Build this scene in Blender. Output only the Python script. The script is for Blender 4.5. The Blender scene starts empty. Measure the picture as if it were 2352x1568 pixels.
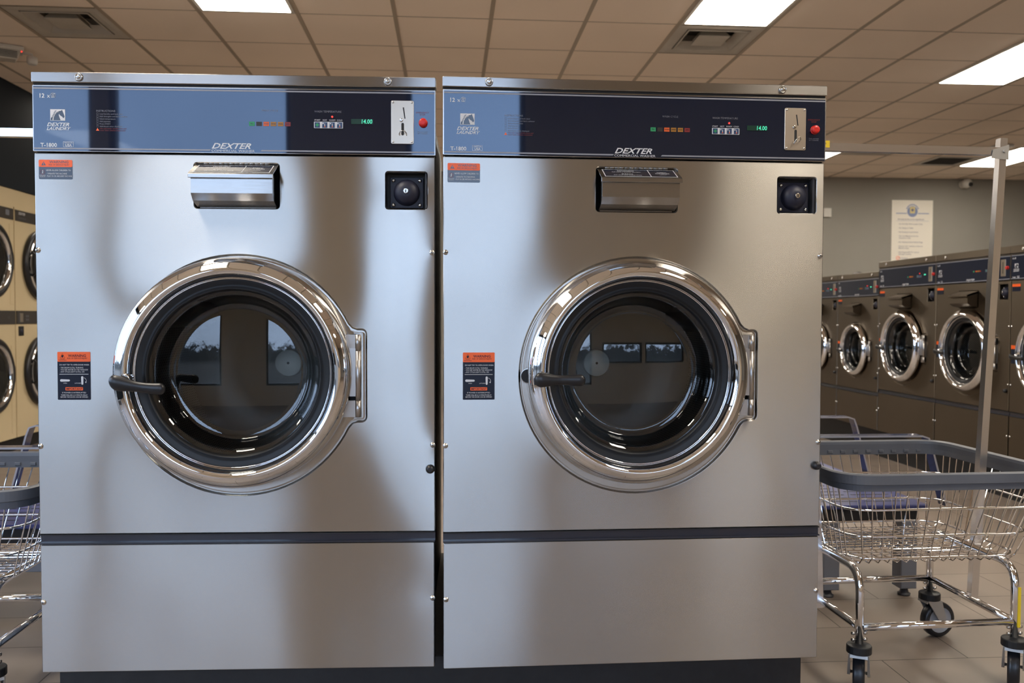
import bpy, bmesh, math, random
from mathutils import Vector, Matrix
random.seed(7)
S = bpy.context.scene
COL = S.collection
PI = math.pi
# ------------------------------------------------------------------ camera
CAMZ = 1.16
F_PX, PITCH, ROLL, YAW = 1968.66, 0.0306, 0.003, 0.0732
cam = bpy.data.cameras.new('camera'); camo = bpy.data.objects.new('camera', cam); COL.objects.link(camo)
cam.sensor_fit = 'HORIZONTAL'; cam.sensor_width = 36.0; cam.lens = F_PX/2352*36.0
cam.clip_start = 0.02; cam.clip_end = 500
camo.matrix_world = (Matrix.Translation((0, 0, CAMZ)) @ Matrix.Rotation(-YAW, 4, 'Z') @
                     Matrix.Rotation(PI/2-PITCH, 4, 'X') @ Matrix.Rotation(ROLL, 4, 'Z'))
cam.dof.use_dof = True; cam.dof.focus_distance = 2.40; cam.dof.aperture_fstop = 4.5
S.camera = camo
# ------------------------------------------------------------------ colour management
S.view_settings.view_transform = 'Standard'
try: S.view_settings.look = 'None'
except Exception: pass
S.view_settings.gamma = 1.0
S.view_settings.use_curve_mapping = False
S.view_settings.exposure = 0.0
try:
    S.cycles.use_denoising = True
    S.cycles.max_bounces = 10; S.cycles.glossy_bounces = 6; S.cycles.transparent_max_bounces = 16
    S.cycles.sample_clamp_indirect = 6.0
    S.cycles.caustics_reflective = False; S.cycles.caustics_refractive = False
    S.cycles.blur_glossy = 0.5
except Exception: pass
# ------------------------------------------------------------------ light levels
SKY_TOP = (3.0, 4.0, 5.8); SKY_HOR = (3.9, 5.0, 6.9)
GROUND = (3.6, 3.1, 2.5)
LAMP = 23.0
CEIL = 3.055
# ------------------------------------------------------------------ world : overcast sky with a tree line
W = bpy.data.worlds.new('world'); S.world = W; W.use_nodes = True
nt = W.node_tree; nt.nodes.clear()
def N(nt, t, **k):
    n = nt.nodes.new(t)
    for a, b in k.items():
        if a == 'ins':
            for i, v in b.items(): n.inputs[i].default_value = v
        else: setattr(n, a, b)
    return n
out = N(nt, 'ShaderNodeOutputWorld'); bg = N(nt, 'ShaderNodeBackground')
tc = N(nt, 'ShaderNodeTexCoord'); sep = N(nt, 'ShaderNodeSeparateXYZ')
nt.links.new(tc.outputs['Generated'], sep.inputs[0])
ramp = N(nt, 'ShaderNodeValToRGB')
ramp.color_ramp.elements[0].position = 0.0; ramp.color_ramp.elements[0].color = (*[c/8 for c in SKY_HOR], 1)
ramp.color_ramp.elements[1].position = 0.7; ramp.color_ramp.elements[1].color = (*[c/8 for c in SKY_TOP], 1)
nt.links.new(sep.outputs['Z'], ramp.inputs[0])
cl = N(nt, 'ShaderNodeTexNoise', ins={'Scale': 2.2, 'Detail': 4.0})
nt.links.new(tc.outputs['Generated'], cl.inputs['Vector'])
clm = N(nt, 'ShaderNodeMapRange', ins={1: 0.3, 2: 0.7, 3: 0.8, 4: 1.12}); nt.links.new(cl.outputs['Fac'], clm.inputs[0])
mulc = N(nt, 'ShaderNodeMix', data_type='RGBA', blend_type='MULTIPLY', ins={0: 1.0})
nt.links.new(ramp.outputs[0], mulc.inputs[6]); nt.links.new(clm.outputs[0], mulc.inputs[7])
trn = N(nt, 'ShaderNodeTexNoise', ins={'Scale': 34.0, 'Detail': 8.0, 'Roughness': 0.75})
nt.links.new(tc.outputs['Generated'], trn.inputs['Vector'])
tr1 = N(nt, 'ShaderNodeMath', operation='MULTIPLY_ADD', ins={1: 0.22, 2: -0.075}); nt.links.new(trn.outputs['Fac'], tr1.inputs[0])
tr2 = N(nt, 'ShaderNodeMath', operation='SUBTRACT'); nt.links.new(sep.outputs['Z'], tr2.inputs[0]); nt.links.new(tr1.outputs[0], tr2.inputs[1])
tr3 = N(nt, 'ShaderNodeMapRange', ins={1: -0.01, 2: 0.015}); nt.links.new(tr2.outputs[0], tr3.inputs[0])
mixt = N(nt, 'ShaderNodeMix', data_type='RGBA', ins={6: (0.02, 0.024, 0.03, 1)})
nt.links.new(tr3.outputs[0], mixt.inputs[0]); nt.links.new(mulc.outputs[2], mixt.inputs[7])
gr = N(nt, 'ShaderNodeMapRange', ins={1: -0.04, 2: -0.02}); nt.links.new(sep.outputs['Z'], gr.inputs[0])
gr2 = N(nt, 'ShaderNodeMapRange', ins={1: -0.28, 2: -0.16}); nt.links.new(sep.outputs['Z'], gr2.inputs[0])
mixh = N(nt, 'ShaderNodeMix', data_type='RGBA', ins={6: (*[c/8 for c in GROUND], 1), 7: (0.05, 0.057, 0.068, 1)})
nt.links.new(gr2.outputs[0], mixh.inputs[0])
mixg = N(nt, 'ShaderNodeMix', data_type='RGBA'); nt.links.new(mixh.outputs[2], mixg.inputs[6])
nt.links.new(gr.outputs[0], mixg.inputs[0]); nt.links.new(mixt.outputs[2], mixg.inputs[7])
nt.links.new(mixg.outputs[2], bg.inputs[0]); bg.inputs[1].default_value = 8.0
nt.links.new(bg.outputs[0], out.inputs[0])

# ------------------------------------------------------------------ materials
def mat(name, base=(.5, .5, .5), rough=.5, metal=0., emit=None, es=1., spec=None, coat=0., coatr=.03, aniso=0., trans=0.):
    m = bpy.data.materials.new(name); m.use_nodes = True
    b = m.node_tree.nodes['Principled BSDF']
    b.inputs['Base Color'].default_value = (*base, 1); b.inputs['Roughness'].default_value = rough
    b.inputs['Metallic'].default_value = metal
    if spec is not None: b.inputs['Specular IOR Level'].default_value = spec
    if coat: b.inputs['Coat Weight'].default_value = coat; b.inputs['Coat Roughness'].default_value = coatr
    if aniso: b.inputs['Anisotropic'].default_value = aniso
    if emit: b.inputs['Emission Color'].default_value = (*emit, 1); b.inputs['Emission Strength'].default_value = es
    return m
def pb(m): return m.node_tree.nodes['Principled BSDF']
def noise_color(m, c1, c2, scale=(1, 1, 1), ns=3., detail=4., rough_rng=None):
    nt = m.node_tree; b = pb(m)
    tc = N(nt, 'ShaderNodeTexCoord'); mp = N(nt, 'ShaderNodeMapping'); mp.inputs['Scale'].default_value = scale
    n = N(nt, 'ShaderNodeTexNoise', ins={'Scale': ns, 'Detail': detail})
    nt.links.new(tc.outputs['Object'], mp.inputs[0]); nt.links.new(mp.outputs[0], n.inputs['Vector'])
    mx = N(nt, 'ShaderNodeMix', data_type='RGBA', ins={6: (*c1, 1), 7: (*c2, 1)})
    mr = N(nt, 'ShaderNodeMapRange', ins={1: .3, 2: .7}); nt.links.new(n.outputs['Fac'], mr.inputs[0])
    nt.links.new(mr.outputs[0], mx.inputs[0]); nt.links.new(mx.outputs[2], b.inputs['Base Color'])
    if rough_rng:
        r = N(nt, 'ShaderNodeMapRange', ins={1: .3, 2: .7, 3: rough_rng[0], 4: rough_rng[1]})
        nt.links.new(n.outputs['Fac'], r.inputs[0]); nt.links.new(r.outputs[0], b.inputs['Roughness'])
    return m
def brushed(name, base, rough, aniso, wave=0., seed=0., grain=.02, press=False, roll=-.26):
    """sheet metal brushed left to right: reflections smear up and down; the sheet is a little wavy"""
    m = mat(name, base, rough, 1.0, aniso=aniso); nt = m.node_tree; b = pb(m)
    tan = N(nt, 'ShaderNodeCombineXYZ', ins={0: 0., 1: 0., 2: 1.}); nt.links.new(tan.outputs[0], b.inputs['Tangent'])
    tc = N(nt, 'ShaderNodeTexCoord')
    mp = N(nt, 'ShaderNodeMapping'); mp.inputs['Scale'].default_value = (30, 30, 900)
    g = N(nt, 'ShaderNodeTexNoise', ins={'Scale': 1.0, 'Detail': 2.0})
    nt.links.new(tc.outputs['Object'], mp.inputs[0]); nt.links.new(mp.outputs[0], g.inputs['Vector'])
    r = N(nt, 'ShaderNodeMapRange', ins={1: .3, 2: .7, 3: rough-grain, 4: rough+grain})
    nt.links.new(g.outputs['Fac'], r.inputs[0]); nt.links.new(r.outputs[0], b.inputs['Roughness'])
    if wave:
        mp2 = N(nt, 'ShaderNodeMapping'); mp2.inputs['Location'].default_value = (seed, seed*.7, seed*1.3); mp2.inputs['Scale'].default_value = (1, 1, .75)
        w = N(nt, 'ShaderNodeTexNoise', ins={'Scale': 2.3, 'Detail': 1.0, 'Roughness': .35})
        nt.links.new(tc.outputs['Object'], mp2.inputs[0]); nt.links.new(mp2.outputs[0], w.inputs['Vector'])
        bp = N(nt, 'ShaderNodeBump', ins={'Strength': 1.0, 'Distance': wave})
        nt.links.new(bp.outputs[0], b.inputs['Normal'])
        if not press: nt.links.new(w.outputs['Fac'], bp.inputs['Height'])
        else:
            # the sheet bulges a little round the pressed door recess, vault recess and screws
            wm = N(nt, 'ShaderNodeMath', operation='MULTIPLY', ins={1: wave}); nt.links.new(w.outputs['Fac'], wm.inputs[0])
            acc = wm.outputs[0]
            for (px, pz, r0, L, A) in ((.541, .993, .332, .045, .0016), (.996, 1.50, .06, .03, .0008), (1.068, .374, .0, .035, -.0016), (1.066, 1.331, .0, .04, .0007), (1.068, .801, .0, .04, .0008), (.0085, 1.331, .0, .05, -.0010)):
                d = N(nt, 'ShaderNodeVectorMath', operation='DISTANCE'); d.inputs[1].default_value = (px, 0, pz); nt.links.new(tc.outputs['Object'], d.inputs[0])
                e = N(nt, 'ShaderNodeMath', operation='SUBTRACT', ins={1: r0}); nt.links.new(d.outputs['Value'], e.inputs[0])
                e2 = N(nt, 'ShaderNodeMath', operation='MAXIMUM', ins={1: 0.}); nt.links.new(e.outputs[0], e2.inputs[0])
                e3 = N(nt, 'ShaderNodeMath', operation='MULTIPLY', ins={1: -1./L}); nt.links.new(e2.outputs[0], e3.inputs[0])
                e4 = N(nt, 'ShaderNodeMath', operation='EXPONENT'); nt.links.new(e3.outputs[0], e4.inputs[0])
                e5 = N(nt, 'ShaderNodeMath', operation='MULTIPLY_ADD', ins={1: A}); nt.links.new(e4.outputs[0], e5.inputs[0]); nt.links.new(acc, e5.inputs[2])
                acc = e5.outputs[0]
            # the right margin of the upper sheet rolls back slightly
            sx = N(nt, 'ShaderNodeSeparateXYZ'); nt.links.new(tc.outputs['Object'], sx.inputs[0])
            f1 = N(nt, 'ShaderNodeMath', operation='SUBTRACT', ins={1: .84}); nt.links.new(sx.outputs['X'], f1.inputs[0])
            f2 = N(nt, 'ShaderNodeMath', operation='MAXIMUM', ins={1: 0.}); nt.links.new(f1.outputs[0], f2.inputs[0])
            f3 = N(nt, 'ShaderNodeMath', operation='POWER', ins={1: 2.0}); nt.links.new(f2.outputs[0], f3.inputs[0])
            f4 = N(nt, 'ShaderNodeMapRange', interpolation_type='SMOOTHSTEP', ins={1: .45, 2: .95, 3: 0., 4: roll}); nt.links.new(sx.outputs['Z'], f4.inputs[0])
            f5 = N(nt, 'ShaderNodeMath', operation='MULTIPLY_ADD'); nt.links.new(f3.outputs[0], f5.inputs[0]); nt.links.new(f4.outputs[0], f5.inputs[1]); nt.links.new(acc, f5.inputs[2])
            acc = f5.outputs[0]
            bp.inputs['Distance'].default_value = 1.0
            nt.links.new(acc, bp.inputs['Height'])
    return m
M = {}
M['steel'] = brushed('brushed_steel_sheet', (.475, .452, .418), .235, 1.0, wave=.015, seed=3., grain=.003, press=True)
M['steelr'] = brushed('brushed_steel_flat_sheet', (.475, .452, .418), .25, 1.0, wave=.012, seed=5., grain=.003, press=True, roll=0.)
M['steel2'] = brushed('brushed_steel_trim', (.37, .355, .34), .20, .9, wave=.002)
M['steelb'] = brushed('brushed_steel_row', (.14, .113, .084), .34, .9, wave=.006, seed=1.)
M['panelface'] = mat('navy_panel_film', (.010, .013, .028), .03, spec=.8); pb(M['panelface']).inputs['Specular Tint'].default_value = (.66, .80, 1, 1)
M['decal'] = mat('navy_decal', (.010, .014, .03), .12)
M['white'] = mat('white_print', (.62, .63, .66), .4)
M['grey'] = mat('grey_print', (.16, .17, .2), .4)
M['stripe'] = mat('silver_stripe', (.26, .27, .31), .35)
M['dimred'] = mat('dim_red_print', (.16, .012, .01), .4)
M['orange'] = mat('orange_print', (.85, .12, .015), .35)
M['red'] = mat('red_plastic', (.62, .02, .015), .35)
M['chrome'] = mat('chrome', (.86, .86, .87), .035, 1.0)
M['satin'] = mat('satin_metal', (.50, .48, .46), .32, 1.0)
M['post'] = mat('polished_square_tube', (.80, .80, .82), .22, 1.0)
M['hubdisc'] = mat('drum_centre_cap', (.80, .77, .70), .5, .1)
M['screw'] = mat('screw_metal', (.62, .6, .57), .18, 1.0)
M['plate'] = mat('brushed_plate', (.62, .55, .46), .34, 1.0)
M['black'] = mat('black_cavity', (.006, .006, .007), .6)
M['rubber'] = noise_color(mat('black_rubber', (.02, .021, .023), .42, spec=.35), (.011, .012, .013), (.016, .017, .019), ns=9)
M['plastic'] = mat('black_plastic', (.012, .012, .014), .34)
M['navydome'] = mat('navy_powder_coat', (.012, .014, .032), .5)
M['groove'] = mat('dark_navy_strip', (.02, .023, .035), .16, coat=.6)
M['casing'] = mat('painted_side_panel', (.10, .10, .105), .5, .3)
M['base'] = noise_color(mat('black_base_paint', (.008, .008, .009), .55), (.006, .006, .007), (.012, .012, .013), ns=30)
M['led_red'] = mat('red_led', (.8, .02, .02), .3, emit=(1, .03, .02), es=3.)
M['led_green'] = mat('green_digits', (.1, .6, .4), .3, emit=(.05, .9, .5), es=.9)
M['lcd'] = mat('display_glass', (.012, .045, .032), .2)
M['tgreen'] = mat('green_key', (.02, .26, .10), .4)
M['tamber'] = mat('amber_key', (.34, .15, .015), .4)
M['torange'] = mat('orange_key', (.62, .10, .015), .4)
M['tred'] = mat('dark_red_key', (.20, .012, .012), .4)
M['tdark'] = mat('unlit_key', (.022, .016, .012), .4)
M['tblue'] = mat('blue_key', (.02, .05, .13), .3)
M['rim'] = noise_color(mat('grey_rim_plastic', (.11, .12, .14), .42), (.10, .11, .13), (.13, .14, .16), ns=6)
M['yellow'] = mat('yellow_sticker', (.75, .55, .02), .45)
M['tyre'] = mat('dark_tyre', (.012, .014, .018), .3)
M['hub'] = mat('pale_grey_hub', (.42, .43, .45), .4)
M['fork'] = mat('zinc_fork', (.45, .45, .44), .4, .7)
M['benchblue'] = noise_color(mat('blue_bench_metal', (.035, .045, .16), .3), (.032, .042, .15), (.04, .052, .18), ns=4)
M['benchbar'] = mat('navy_flat_bar', (.018, .03, .085), .22, coat=.5)
M['benchedge'] = mat('pale_bar_edge', (.42, .42, .46), .3, .4)
M['benchgrey'] = mat('grey_painted_frame', (.17, .18, .21), .38)
M['dryer'] = noise_color(mat('cream_enamel', (.44, .37, .25), .38), (.60, .49, .30), (.66, .54, .34), ns=2)
M['dryerband'] = mat('brown_grey_band', (.045, .04, .036), .3)
M['paper'] = mat('sign_board', (.74, .70, .62), .5)
M['signblue'] = mat('sign_blue', (.20, .25, .42), .5)
M['signgrey'] = mat('sign_text_grey', (.16, .15, .22), .5)
M['signyellow'] = mat('sign_yellow', (.60, .50, .22), .5)
M['whitep'] = mat('white_plastic', (.62, .6, .56), .45)
M['skin'] = mat('skin', (.32, .18, .12), .5)
M['hair'] = mat('dark_hair', (.02, .013, .009), .6)
M['shirt'] = noise_color(mat('dark_cloth', (.03, .03, .035), .8), (.025, .025, .03), (.04, .04, .045), ns=20)
M['lamp'] = mat('lamp_diffuser', (.9, .9, .9), .5, emit=(1.0, .91, .78), es=LAMP)
M['ventm'] = noise_color(mat('vent_paint', (.50, .46, .40), .5), (.46, .42, .36), (.54, .5, .44), ns=5)
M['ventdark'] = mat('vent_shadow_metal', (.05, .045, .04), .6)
M['grid'] = mat('ceiling_grid_paint', (.40, .33, .25), .5)

def glass_mat(name, tint, refl):
    m = bpy.data.materials.new(name); m.use_nodes = True; nt = m.node_tree; nt.nodes.clear()
    o = N(nt, 'ShaderNodeOutputMaterial'); mx = N(nt, 'ShaderNodeMixShader')
    t = N(nt, 'ShaderNodeBsdfTransparent', ins={0: (*tint, 1)}); g = N(nt, 'ShaderNodeBsdfGlossy', ins={'Roughness': 0.0})
    fr = N(nt, 'ShaderNodeFresnel', ins={0: 1.5}); mr = N(nt, 'ShaderNodeMapRange', ins={1: .04, 2: 1., 3: refl, 4: 1.})
    nt.links.new(fr.outputs[0], mr.inputs[0]); nt.links.new(mr.outputs[0], mx.inputs[0])
    nt.links.new(t.outputs[0], mx.inputs[1]); nt.links.new(g.outputs[0], mx.inputs[2]); nt.links.new(mx.outputs[0], o.inputs[0])
    return m
M['glass'] = glass_mat('door_glass', (.86, .9, .9), .085)
M['winglass'] = glass_mat('window_glass', (.93, .95, .96), .05)

def drum_mat():
    m = mat('perforated_drum', (.30, .30, .30), .38, .9); nt = m.node_tree; b = pb(m)
    tc = N(nt, 'ShaderNodeTexCoord'); sp = N(nt, 'ShaderNodeSeparateXYZ'); nt.links.new(tc.outputs['Object'], sp.inputs[0])
    at = N(nt, 'ShaderNodeMath', operation='ARCTAN2'); nt.links.new(sp.outputs['Z'], at.inputs[0]); nt.links.new(sp.outputs['X'], at.inputs[1])
    u = N(nt, 'ShaderNodeMath', operation='MULTIPLY', ins={1: 22.0}); nt.links.new(at.outputs[0], u.inputs[0])
    v = N(nt, 'ShaderNodeMath', operation='MULTIPLY', ins={1: 62.0}); nt.links.new(sp.outputs['Y'], v.inputs[0])
    cu = N(nt, 'ShaderNodeMath', operation='SINE'); cv = N(nt, 'ShaderNodeMath', operation='SINE')
    u2 = N(nt, 'ShaderNodeMath', operation='MULTIPLY', ins={1: 6.2832}); v2 = N(nt, 'ShaderNodeMath', operation='MULTIPLY', ins={1: 6.2832})
    nt.links.new(u.outputs[0], u2.inputs[0]); nt.links.new(v.outputs[0], v2.inputs[0]); nt.links.new(u2.outputs[0], cu.inputs[0]); nt.links.new(v2.outputs[0], cv.inputs[0])
    pr = N(nt, 'ShaderNodeMath', operation='MULTIPLY'); nt.links.new(cu.outputs[0], pr.inputs[0]); nt.links.new(cv.outputs[0], pr.inputs[1])
    st = N(nt, 'ShaderNodeMath', operation='GREATER_THAN', ins={1: .35}); nt.links.new(pr.outputs[0], st.inputs[0])
    mx = N(nt, 'ShaderNodeMix', data_type='RGBA', ins={6: (.13, .13, .13, 1), 7: (.004, .004, .004, 1)})
    nt.links.new(st.outputs[0], mx.inputs[0]); nt.links.new(mx.outputs[2], b.inputs['Base Color'])
    return m
M['drum'] = drum_mat()
M['drumback'] = mat('drum_back_steel', (.085, .085, .082), .5, .8)

def tile_floor():
    m = mat('floor_tile', (.2, .16, .13), .42); nt = m.node_tree; b = pb(m)
    geo = N(nt, 'ShaderNodeNewGeometry'); mp = N(nt, 'ShaderNodeMapping'); mp.inputs['Location'].default_value = (-1.4566+.6096*4, -2.76+.3048*20, 0)
    nt.links.new(geo.outputs['Position'], mp.inputs[0])
    br = N(nt, 'ShaderNodeTexBrick', ins={'Scale': 1.0, 'Mortar Size': .0022, 'Mortar Smooth': .1, 'Bias': 0., 'Brick Width': .6096, 'Row Height': .3048,
            'Color1': (.255, .208, .172, 1), 'Color2': (.228, .184, .152, 1), 'Mortar': (.055, .042, .035, 1)})
    br.offset = .5; nt.links.new(mp.outputs[0], br.inputs['Vector'])
    n = N(nt, 'ShaderNodeTexNoise', ins={'Scale': 3.5, 'Detail': 6., 'Roughness': .6}); nt.links.new(geo.outputs['Position'], n.inputs['Vector'])
    mr = N(nt, 'ShaderNodeMapRange', ins={1: .3, 2: .7, 3: .8, 4: 1.12}); nt.links.new(n.outputs['Fac'], mr.inputs[0])
    mx = N(nt, 'ShaderNodeMix', data_type='RGBA', blend_type='MULTIPLY', ins={0: 1.})
    nt.links.new(br.outputs['Color'], mx.inputs[6]); nt.links.new(mr.outputs[0], mx.inputs[7]); nt.links.new(mx.outputs[2], b.inputs['Base Color'])
    r2 = N(nt, 'ShaderNodeMapRange', ins={1: .3, 2: .7, 3: .34, 4: .5}); nt.links.new(n.outputs['Fac'], r2.inputs[0]); nt.links.new(r2.outputs[0], b.inputs['Roughness'])
    bp = N(nt, 'ShaderNodeBump', ins={'Strength': .4, 'Distance': .002}); nt.links.new(br.outputs['Fac'], bp.inputs['Height']); bp.invert = True
    nt.links.new(bp.outputs[0], b.inputs['Normal'])
    return m
M['floor'] = tile_floor()
def ceiling_tile():
    m = mat('ceiling_tile', (.62, .50, .37), .85); nt = m.node_tree; b = pb(m)
    geo = N(nt, 'ShaderNodeNewGeometry')
    n = N(nt, 'ShaderNodeTexNoise', ins={'Scale': 60., 'Detail': 3.}); nt.links.new(geo.outputs['Position'], n.inputs['Vector'])
    n2 = N(nt, 'ShaderNodeTexNoise', ins={'Scale': .8, 'Detail': 2.}); nt.links.new(geo.outputs['Position'], n2.inputs['Vector'])
    mr = N(nt, 'ShaderNodeMapRange', ins={1: .3, 2: .7, 3: .93, 4: 1.04}); nt.links.new(n2.outputs['Fac'], mr.inputs[0])
    mx = N(nt, 'ShaderNodeMix', data_type='RGBA', blend_type='MULTIPLY', ins={0: 1., 6: (.95, .82, .69, 1)}); nt.links.new(mr.outputs[0], mx.inputs[7])
    nt.links.new(mx.outputs[2], b.inputs['Base Color'])
    bp = N(nt, 'ShaderNodeBump', ins={'Strength': .25, 'Distance': .003}); nt.links.new(n.outputs['Fac'], bp.inputs['Height']); nt.links.new(bp.outputs[0], b.inputs['Normal'])
    return m
M['ceiling'] = ceiling_tile()
M['wallback'] = noise_color(mat('warm_grey_wall_paint', (.36, .33, .28), .8), (.25, .235, .21), (.275, .26, .235), ns=1.5)
M['wallnavy'] = noise_color(mat('charcoal_wall_paint', (.012, .016, .022), .8, spec=.15), (.011, .015, .021), (.013, .018, .024), ns=1.5)
M['wallfront'] = noise_color(mat('tan_wall_paint', (.34, .28, .21), .8), (.58, .48, .36), (.62, .52, .40), ns=1.5)
M['frame'] = mat('dark_window_frame', (.03, .03, .032), .4)

# ------------------------------------------------------------------ mesh builder
FONT = {}
class MB:
    def __init__(s): s.v = []; s.f = []; s.m = []; s.sm = []; s.mats = []
    def mi(s, m):
        m = M[m] if isinstance(m, str) else m
        if m not in s.mats: s.mats.append(m)
        return s.mats.index(m)
    def add(s, vs, fs, m, smooth=False):
        o = len(s.v); s.v += [tuple(v) for v in vs]; k = s.mi(m)
        for f in fs: s.f.append(tuple(i+o for i in f)); s.m.append(k); s.sm.append(smooth)
        return s
    def box(s, x0, y0, z0, x1, y1, z1, m, bev=0.):
        if bev > 0:
            b = bev
            L = []
            for (d, y) in ((b, y0), (0, y0+b), (0, y1-b), (b, y1)):
                L.append([(x0+d, y, z0+d), (x1-d, y, z0+d), (x1-d, y, z1-d), (x0+d, y, z1-d)])
            return s.loft(L, m, caps=True)
        v = [(x, y, z) for x in (x0, x1) for y in (y0, y1) for z in (z0, z1)]
        return s.add(v, [(0, 1, 3, 2), (4, 6, 7, 5), (0, 4, 5, 1), (2, 3, 7, 6), (0, 2, 6, 4), (1, 5, 7, 3)], m)
    def loft(s, loops, m, caps=False, smooth=False, closed=True, cap0=None, cap1=None):
        n = len(loops[0]); vs = [p for L in loops for p in L]; fs = []
        for i in range(len(loops)-1):
            for j in range(n if closed else n-1):
                a = i*n+j; b = i*n+(j+1) % n; fs.append((a, b, b+n, a+n))
        s.add(vs, fs, m, smooth)
        o = len(s.v)-len(vs); k = s.mi(m)
        if caps or cap0: s.f.append(tuple(o+j for j in range(n))[::-1]); s.m.append(k); s.sm.append(False)
        if caps or cap1: s.f.append(tuple(o+(len(loops)-1)*n+j for j in range(n))); s.m.append(k); s.sm.append(False)
        return s
    def plate(s, loop, y0, y1, m, bev=0.):
        """solid sheet with the outline loop (x,z); y0 is the front"""
        L = []
        if bev: L.append([(x, y0, z) for x, z in offs(loop, -bev)]); L.append([(x, y0+bev, z) for x, z in loop])
        else: L.append([(x, y0, z) for x, z in loop])
        L.append([(x, y1, z) for x, z in loop])
        return s.loft(L, m, caps=True)
    def flat(s, loop, y, m):
        return s.add([(x, y, z) for x, z in loop], [tuple(range(len(loop)))[::-1]], m)
    def lathe(s, prof, c, m, n=64, axis='y', smooth=True, caps=False, cap0=False, cap1=False):
        L = []
        for r, h in prof:
            lp = []
            for i in range(n):
                a = 2*PI*i/n; ca, sa = r*math.cos(a), r*math.sin(a)
                if axis == 'y': lp.append((c[0]+ca, c[1]+h, c[2]+sa))
                elif axis == 'z': lp.append((c[0]+ca, c[1]+sa, c[2]+h))
                else: lp.append((c[0]+h, c[1]+ca, c[2]+sa))
            L.append(lp)
        return s.loft(L, m, smooth=smooth, caps=caps, cap0=cap0, cap1=cap1)
    def tube(s, pts, r, m, n=8, closed=False, flat=1.0):
        P = [Vector(p) for p in pts]; k = len(P); L = []; up = None
        for i in range(k):
            if closed: t = (P[(i+1) % k]-P[i-1]).normalized()
            else: t = (P[min(i+1, k-1)]-P[max(i-1, 0)]).normalized()
            if up is None:
                up = Vector((0, 0, 1)) if abs(t.z) < .9 else Vector((0, 1, 0))
            u = (up-t*up.dot(t)).normalized(); w = t.cross(u); up = u
            L.append([tuple(P[i]+(u*math.cos(2*PI*j/n)*r+w*math.sin(2*PI*j/n)*r*flat)) for j in range(n)])
        if closed: L.append(L[0])
        return s.loft(L, m, smooth=n > 5, caps=not closed)
    def holes(s, outer, holes, y, m):
        bm = bmesh.new()
        for lp in [outer]+holes:
            vs = [bm.verts.new((x, y, z)) for x, z in lp]
            for i in range(len(vs)): bm.edges.new((vs[i], vs[(i+1) % len(vs)]))
        bmesh.ops.triangle_fill(bm, edges=bm.edges[:], use_beauty=True, normal=(0, -1, 0))
        bm.verts.index_update(); vs = [v.co[:] for v in bm.verts]
        fs = [tuple(v.index for v in f.verts) for f in bm.faces]; bm.free()
        return s.add(vs, fs, m)
    def text(s, txt, size, x, z, y, m, align='LEFT', shear=0., wide=1.0, bold=0.):
        key = (txt, align, round(shear, 2), bold)
        if key not in FONT:
            cu = bpy.data.curves.new('t', 'FONT'); cu.body = txt; cu.size = 1.0; cu.align_x = align; cu.shear = shear; cu.offset = bold; cu.resolution_u = 2
            cu.fill_mode = 'BOTH'
            o = bpy.data.objects.new('t', cu); COL.objects.link(o)
            dg = bpy.context.evaluated_depsgraph_get(); me = o.evaluated_get(dg).to_mesh()
            FONT[key] = ([v.co[:] for v in me.vertices], [tuple(p.vertices) for p in me.polygons])
            o.evaluated_get(dg).to_mesh_clear(); bpy.data.objects.remove(o); bpy.data.curves.remove(cu)
        vs, fs = FONT[key]
        return s.add([(x+v[0]*size*wide, y, z+v[1]*size) for v in vs], fs, m)
    def build(s, name, parent=None, loc=(0, 0, 0), rot=(0, 0, 0)):
        me = bpy.data.meshes.new(name); me.from_pydata([(v[0]-loc[0], v[1]-loc[1], v[2]-loc[2]) for v in s.v], [], s.f)
        for m in s.mats: me.materials.append(m)
        me.polygons.foreach_set('material_index', s.m); me.polygons.foreach_set('use_smooth', s.sm)
        bm = bmesh.new(); bm.from_mesh(me); bmesh.ops.remove_doubles(bm, verts=bm.verts, dist=1e-6) if len(s.v) < 60000 else None
        bmesh.ops.recalc_face_normals(bm, faces=bm.faces) if getattr(s, 'recalc', True) else None
        bm.to_mesh(me); bm.free(); me.update()
        o = bpy.data.objects.new(name, me); COL.objects.link(o); o.location = loc; o.rotation_euler = rot
        if parent: o.parent = parent
        return o
def offs(loop, d):
    n = len(loop); out = []
    A = sum(loop[i][0]*loop[(i+1) % n][1]-loop[(i+1) % n][0]*loop[i][1] for i in range(n)); sg = 1 if A > 0 else -1
    for i in range(n):
        p, c, q = loop[i-1], loop[i], loop[(i+1) % n]
        e1 = (c[0]-p[0], c[1]-p[1]); e2 = (q[0]-c[0], q[1]-c[1])
        l1 = math.hypot(*e1) or 1e-9; l2 = math.hypot(*e2) or 1e-9
        n1 = (e1[1]/l1*sg, -e1[0]/l1*sg); n2 = (e2[1]/l2*sg, -e2[0]/l2*sg)
        b = (n1[0]+n2[0], n1[1]+n2[1]); L = math.hypot(*b) or 1e-9
        k = 2.0/(L*L) if L > .7 else 4.0
        out.append((c[0]+b[0]*d*k, c[1]+b[1]*d*k))
    return out
def rrect(x0, z0, x1, z1, r, n=5):
    L = []
    for cx, cz, a0 in ((x1-r, z0+r, -PI/2), (x1-r, z1-r, 0), (x0+r, z1-r, PI/2), (x0+r, z0+r, PI)):
        for i in range(n+1):
            a = a0+PI/2*i/n; L.append((cx+r*math.cos(a), cz+r*math.sin(a)))
    return L
def circ(cx, cz, r, n=32): return [(cx+r*math.cos(2*PI*i/n), cz+r*math.sin(2*PI*i/n)) for i in range(n)]
def tag(o, label=None, cat=None, group=None, kind=None):
    if label: o['label'] = label
    if cat: o['category'] = cat
    if group: o['group'] = group
    if kind: o['kind'] = kind
    return o
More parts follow.
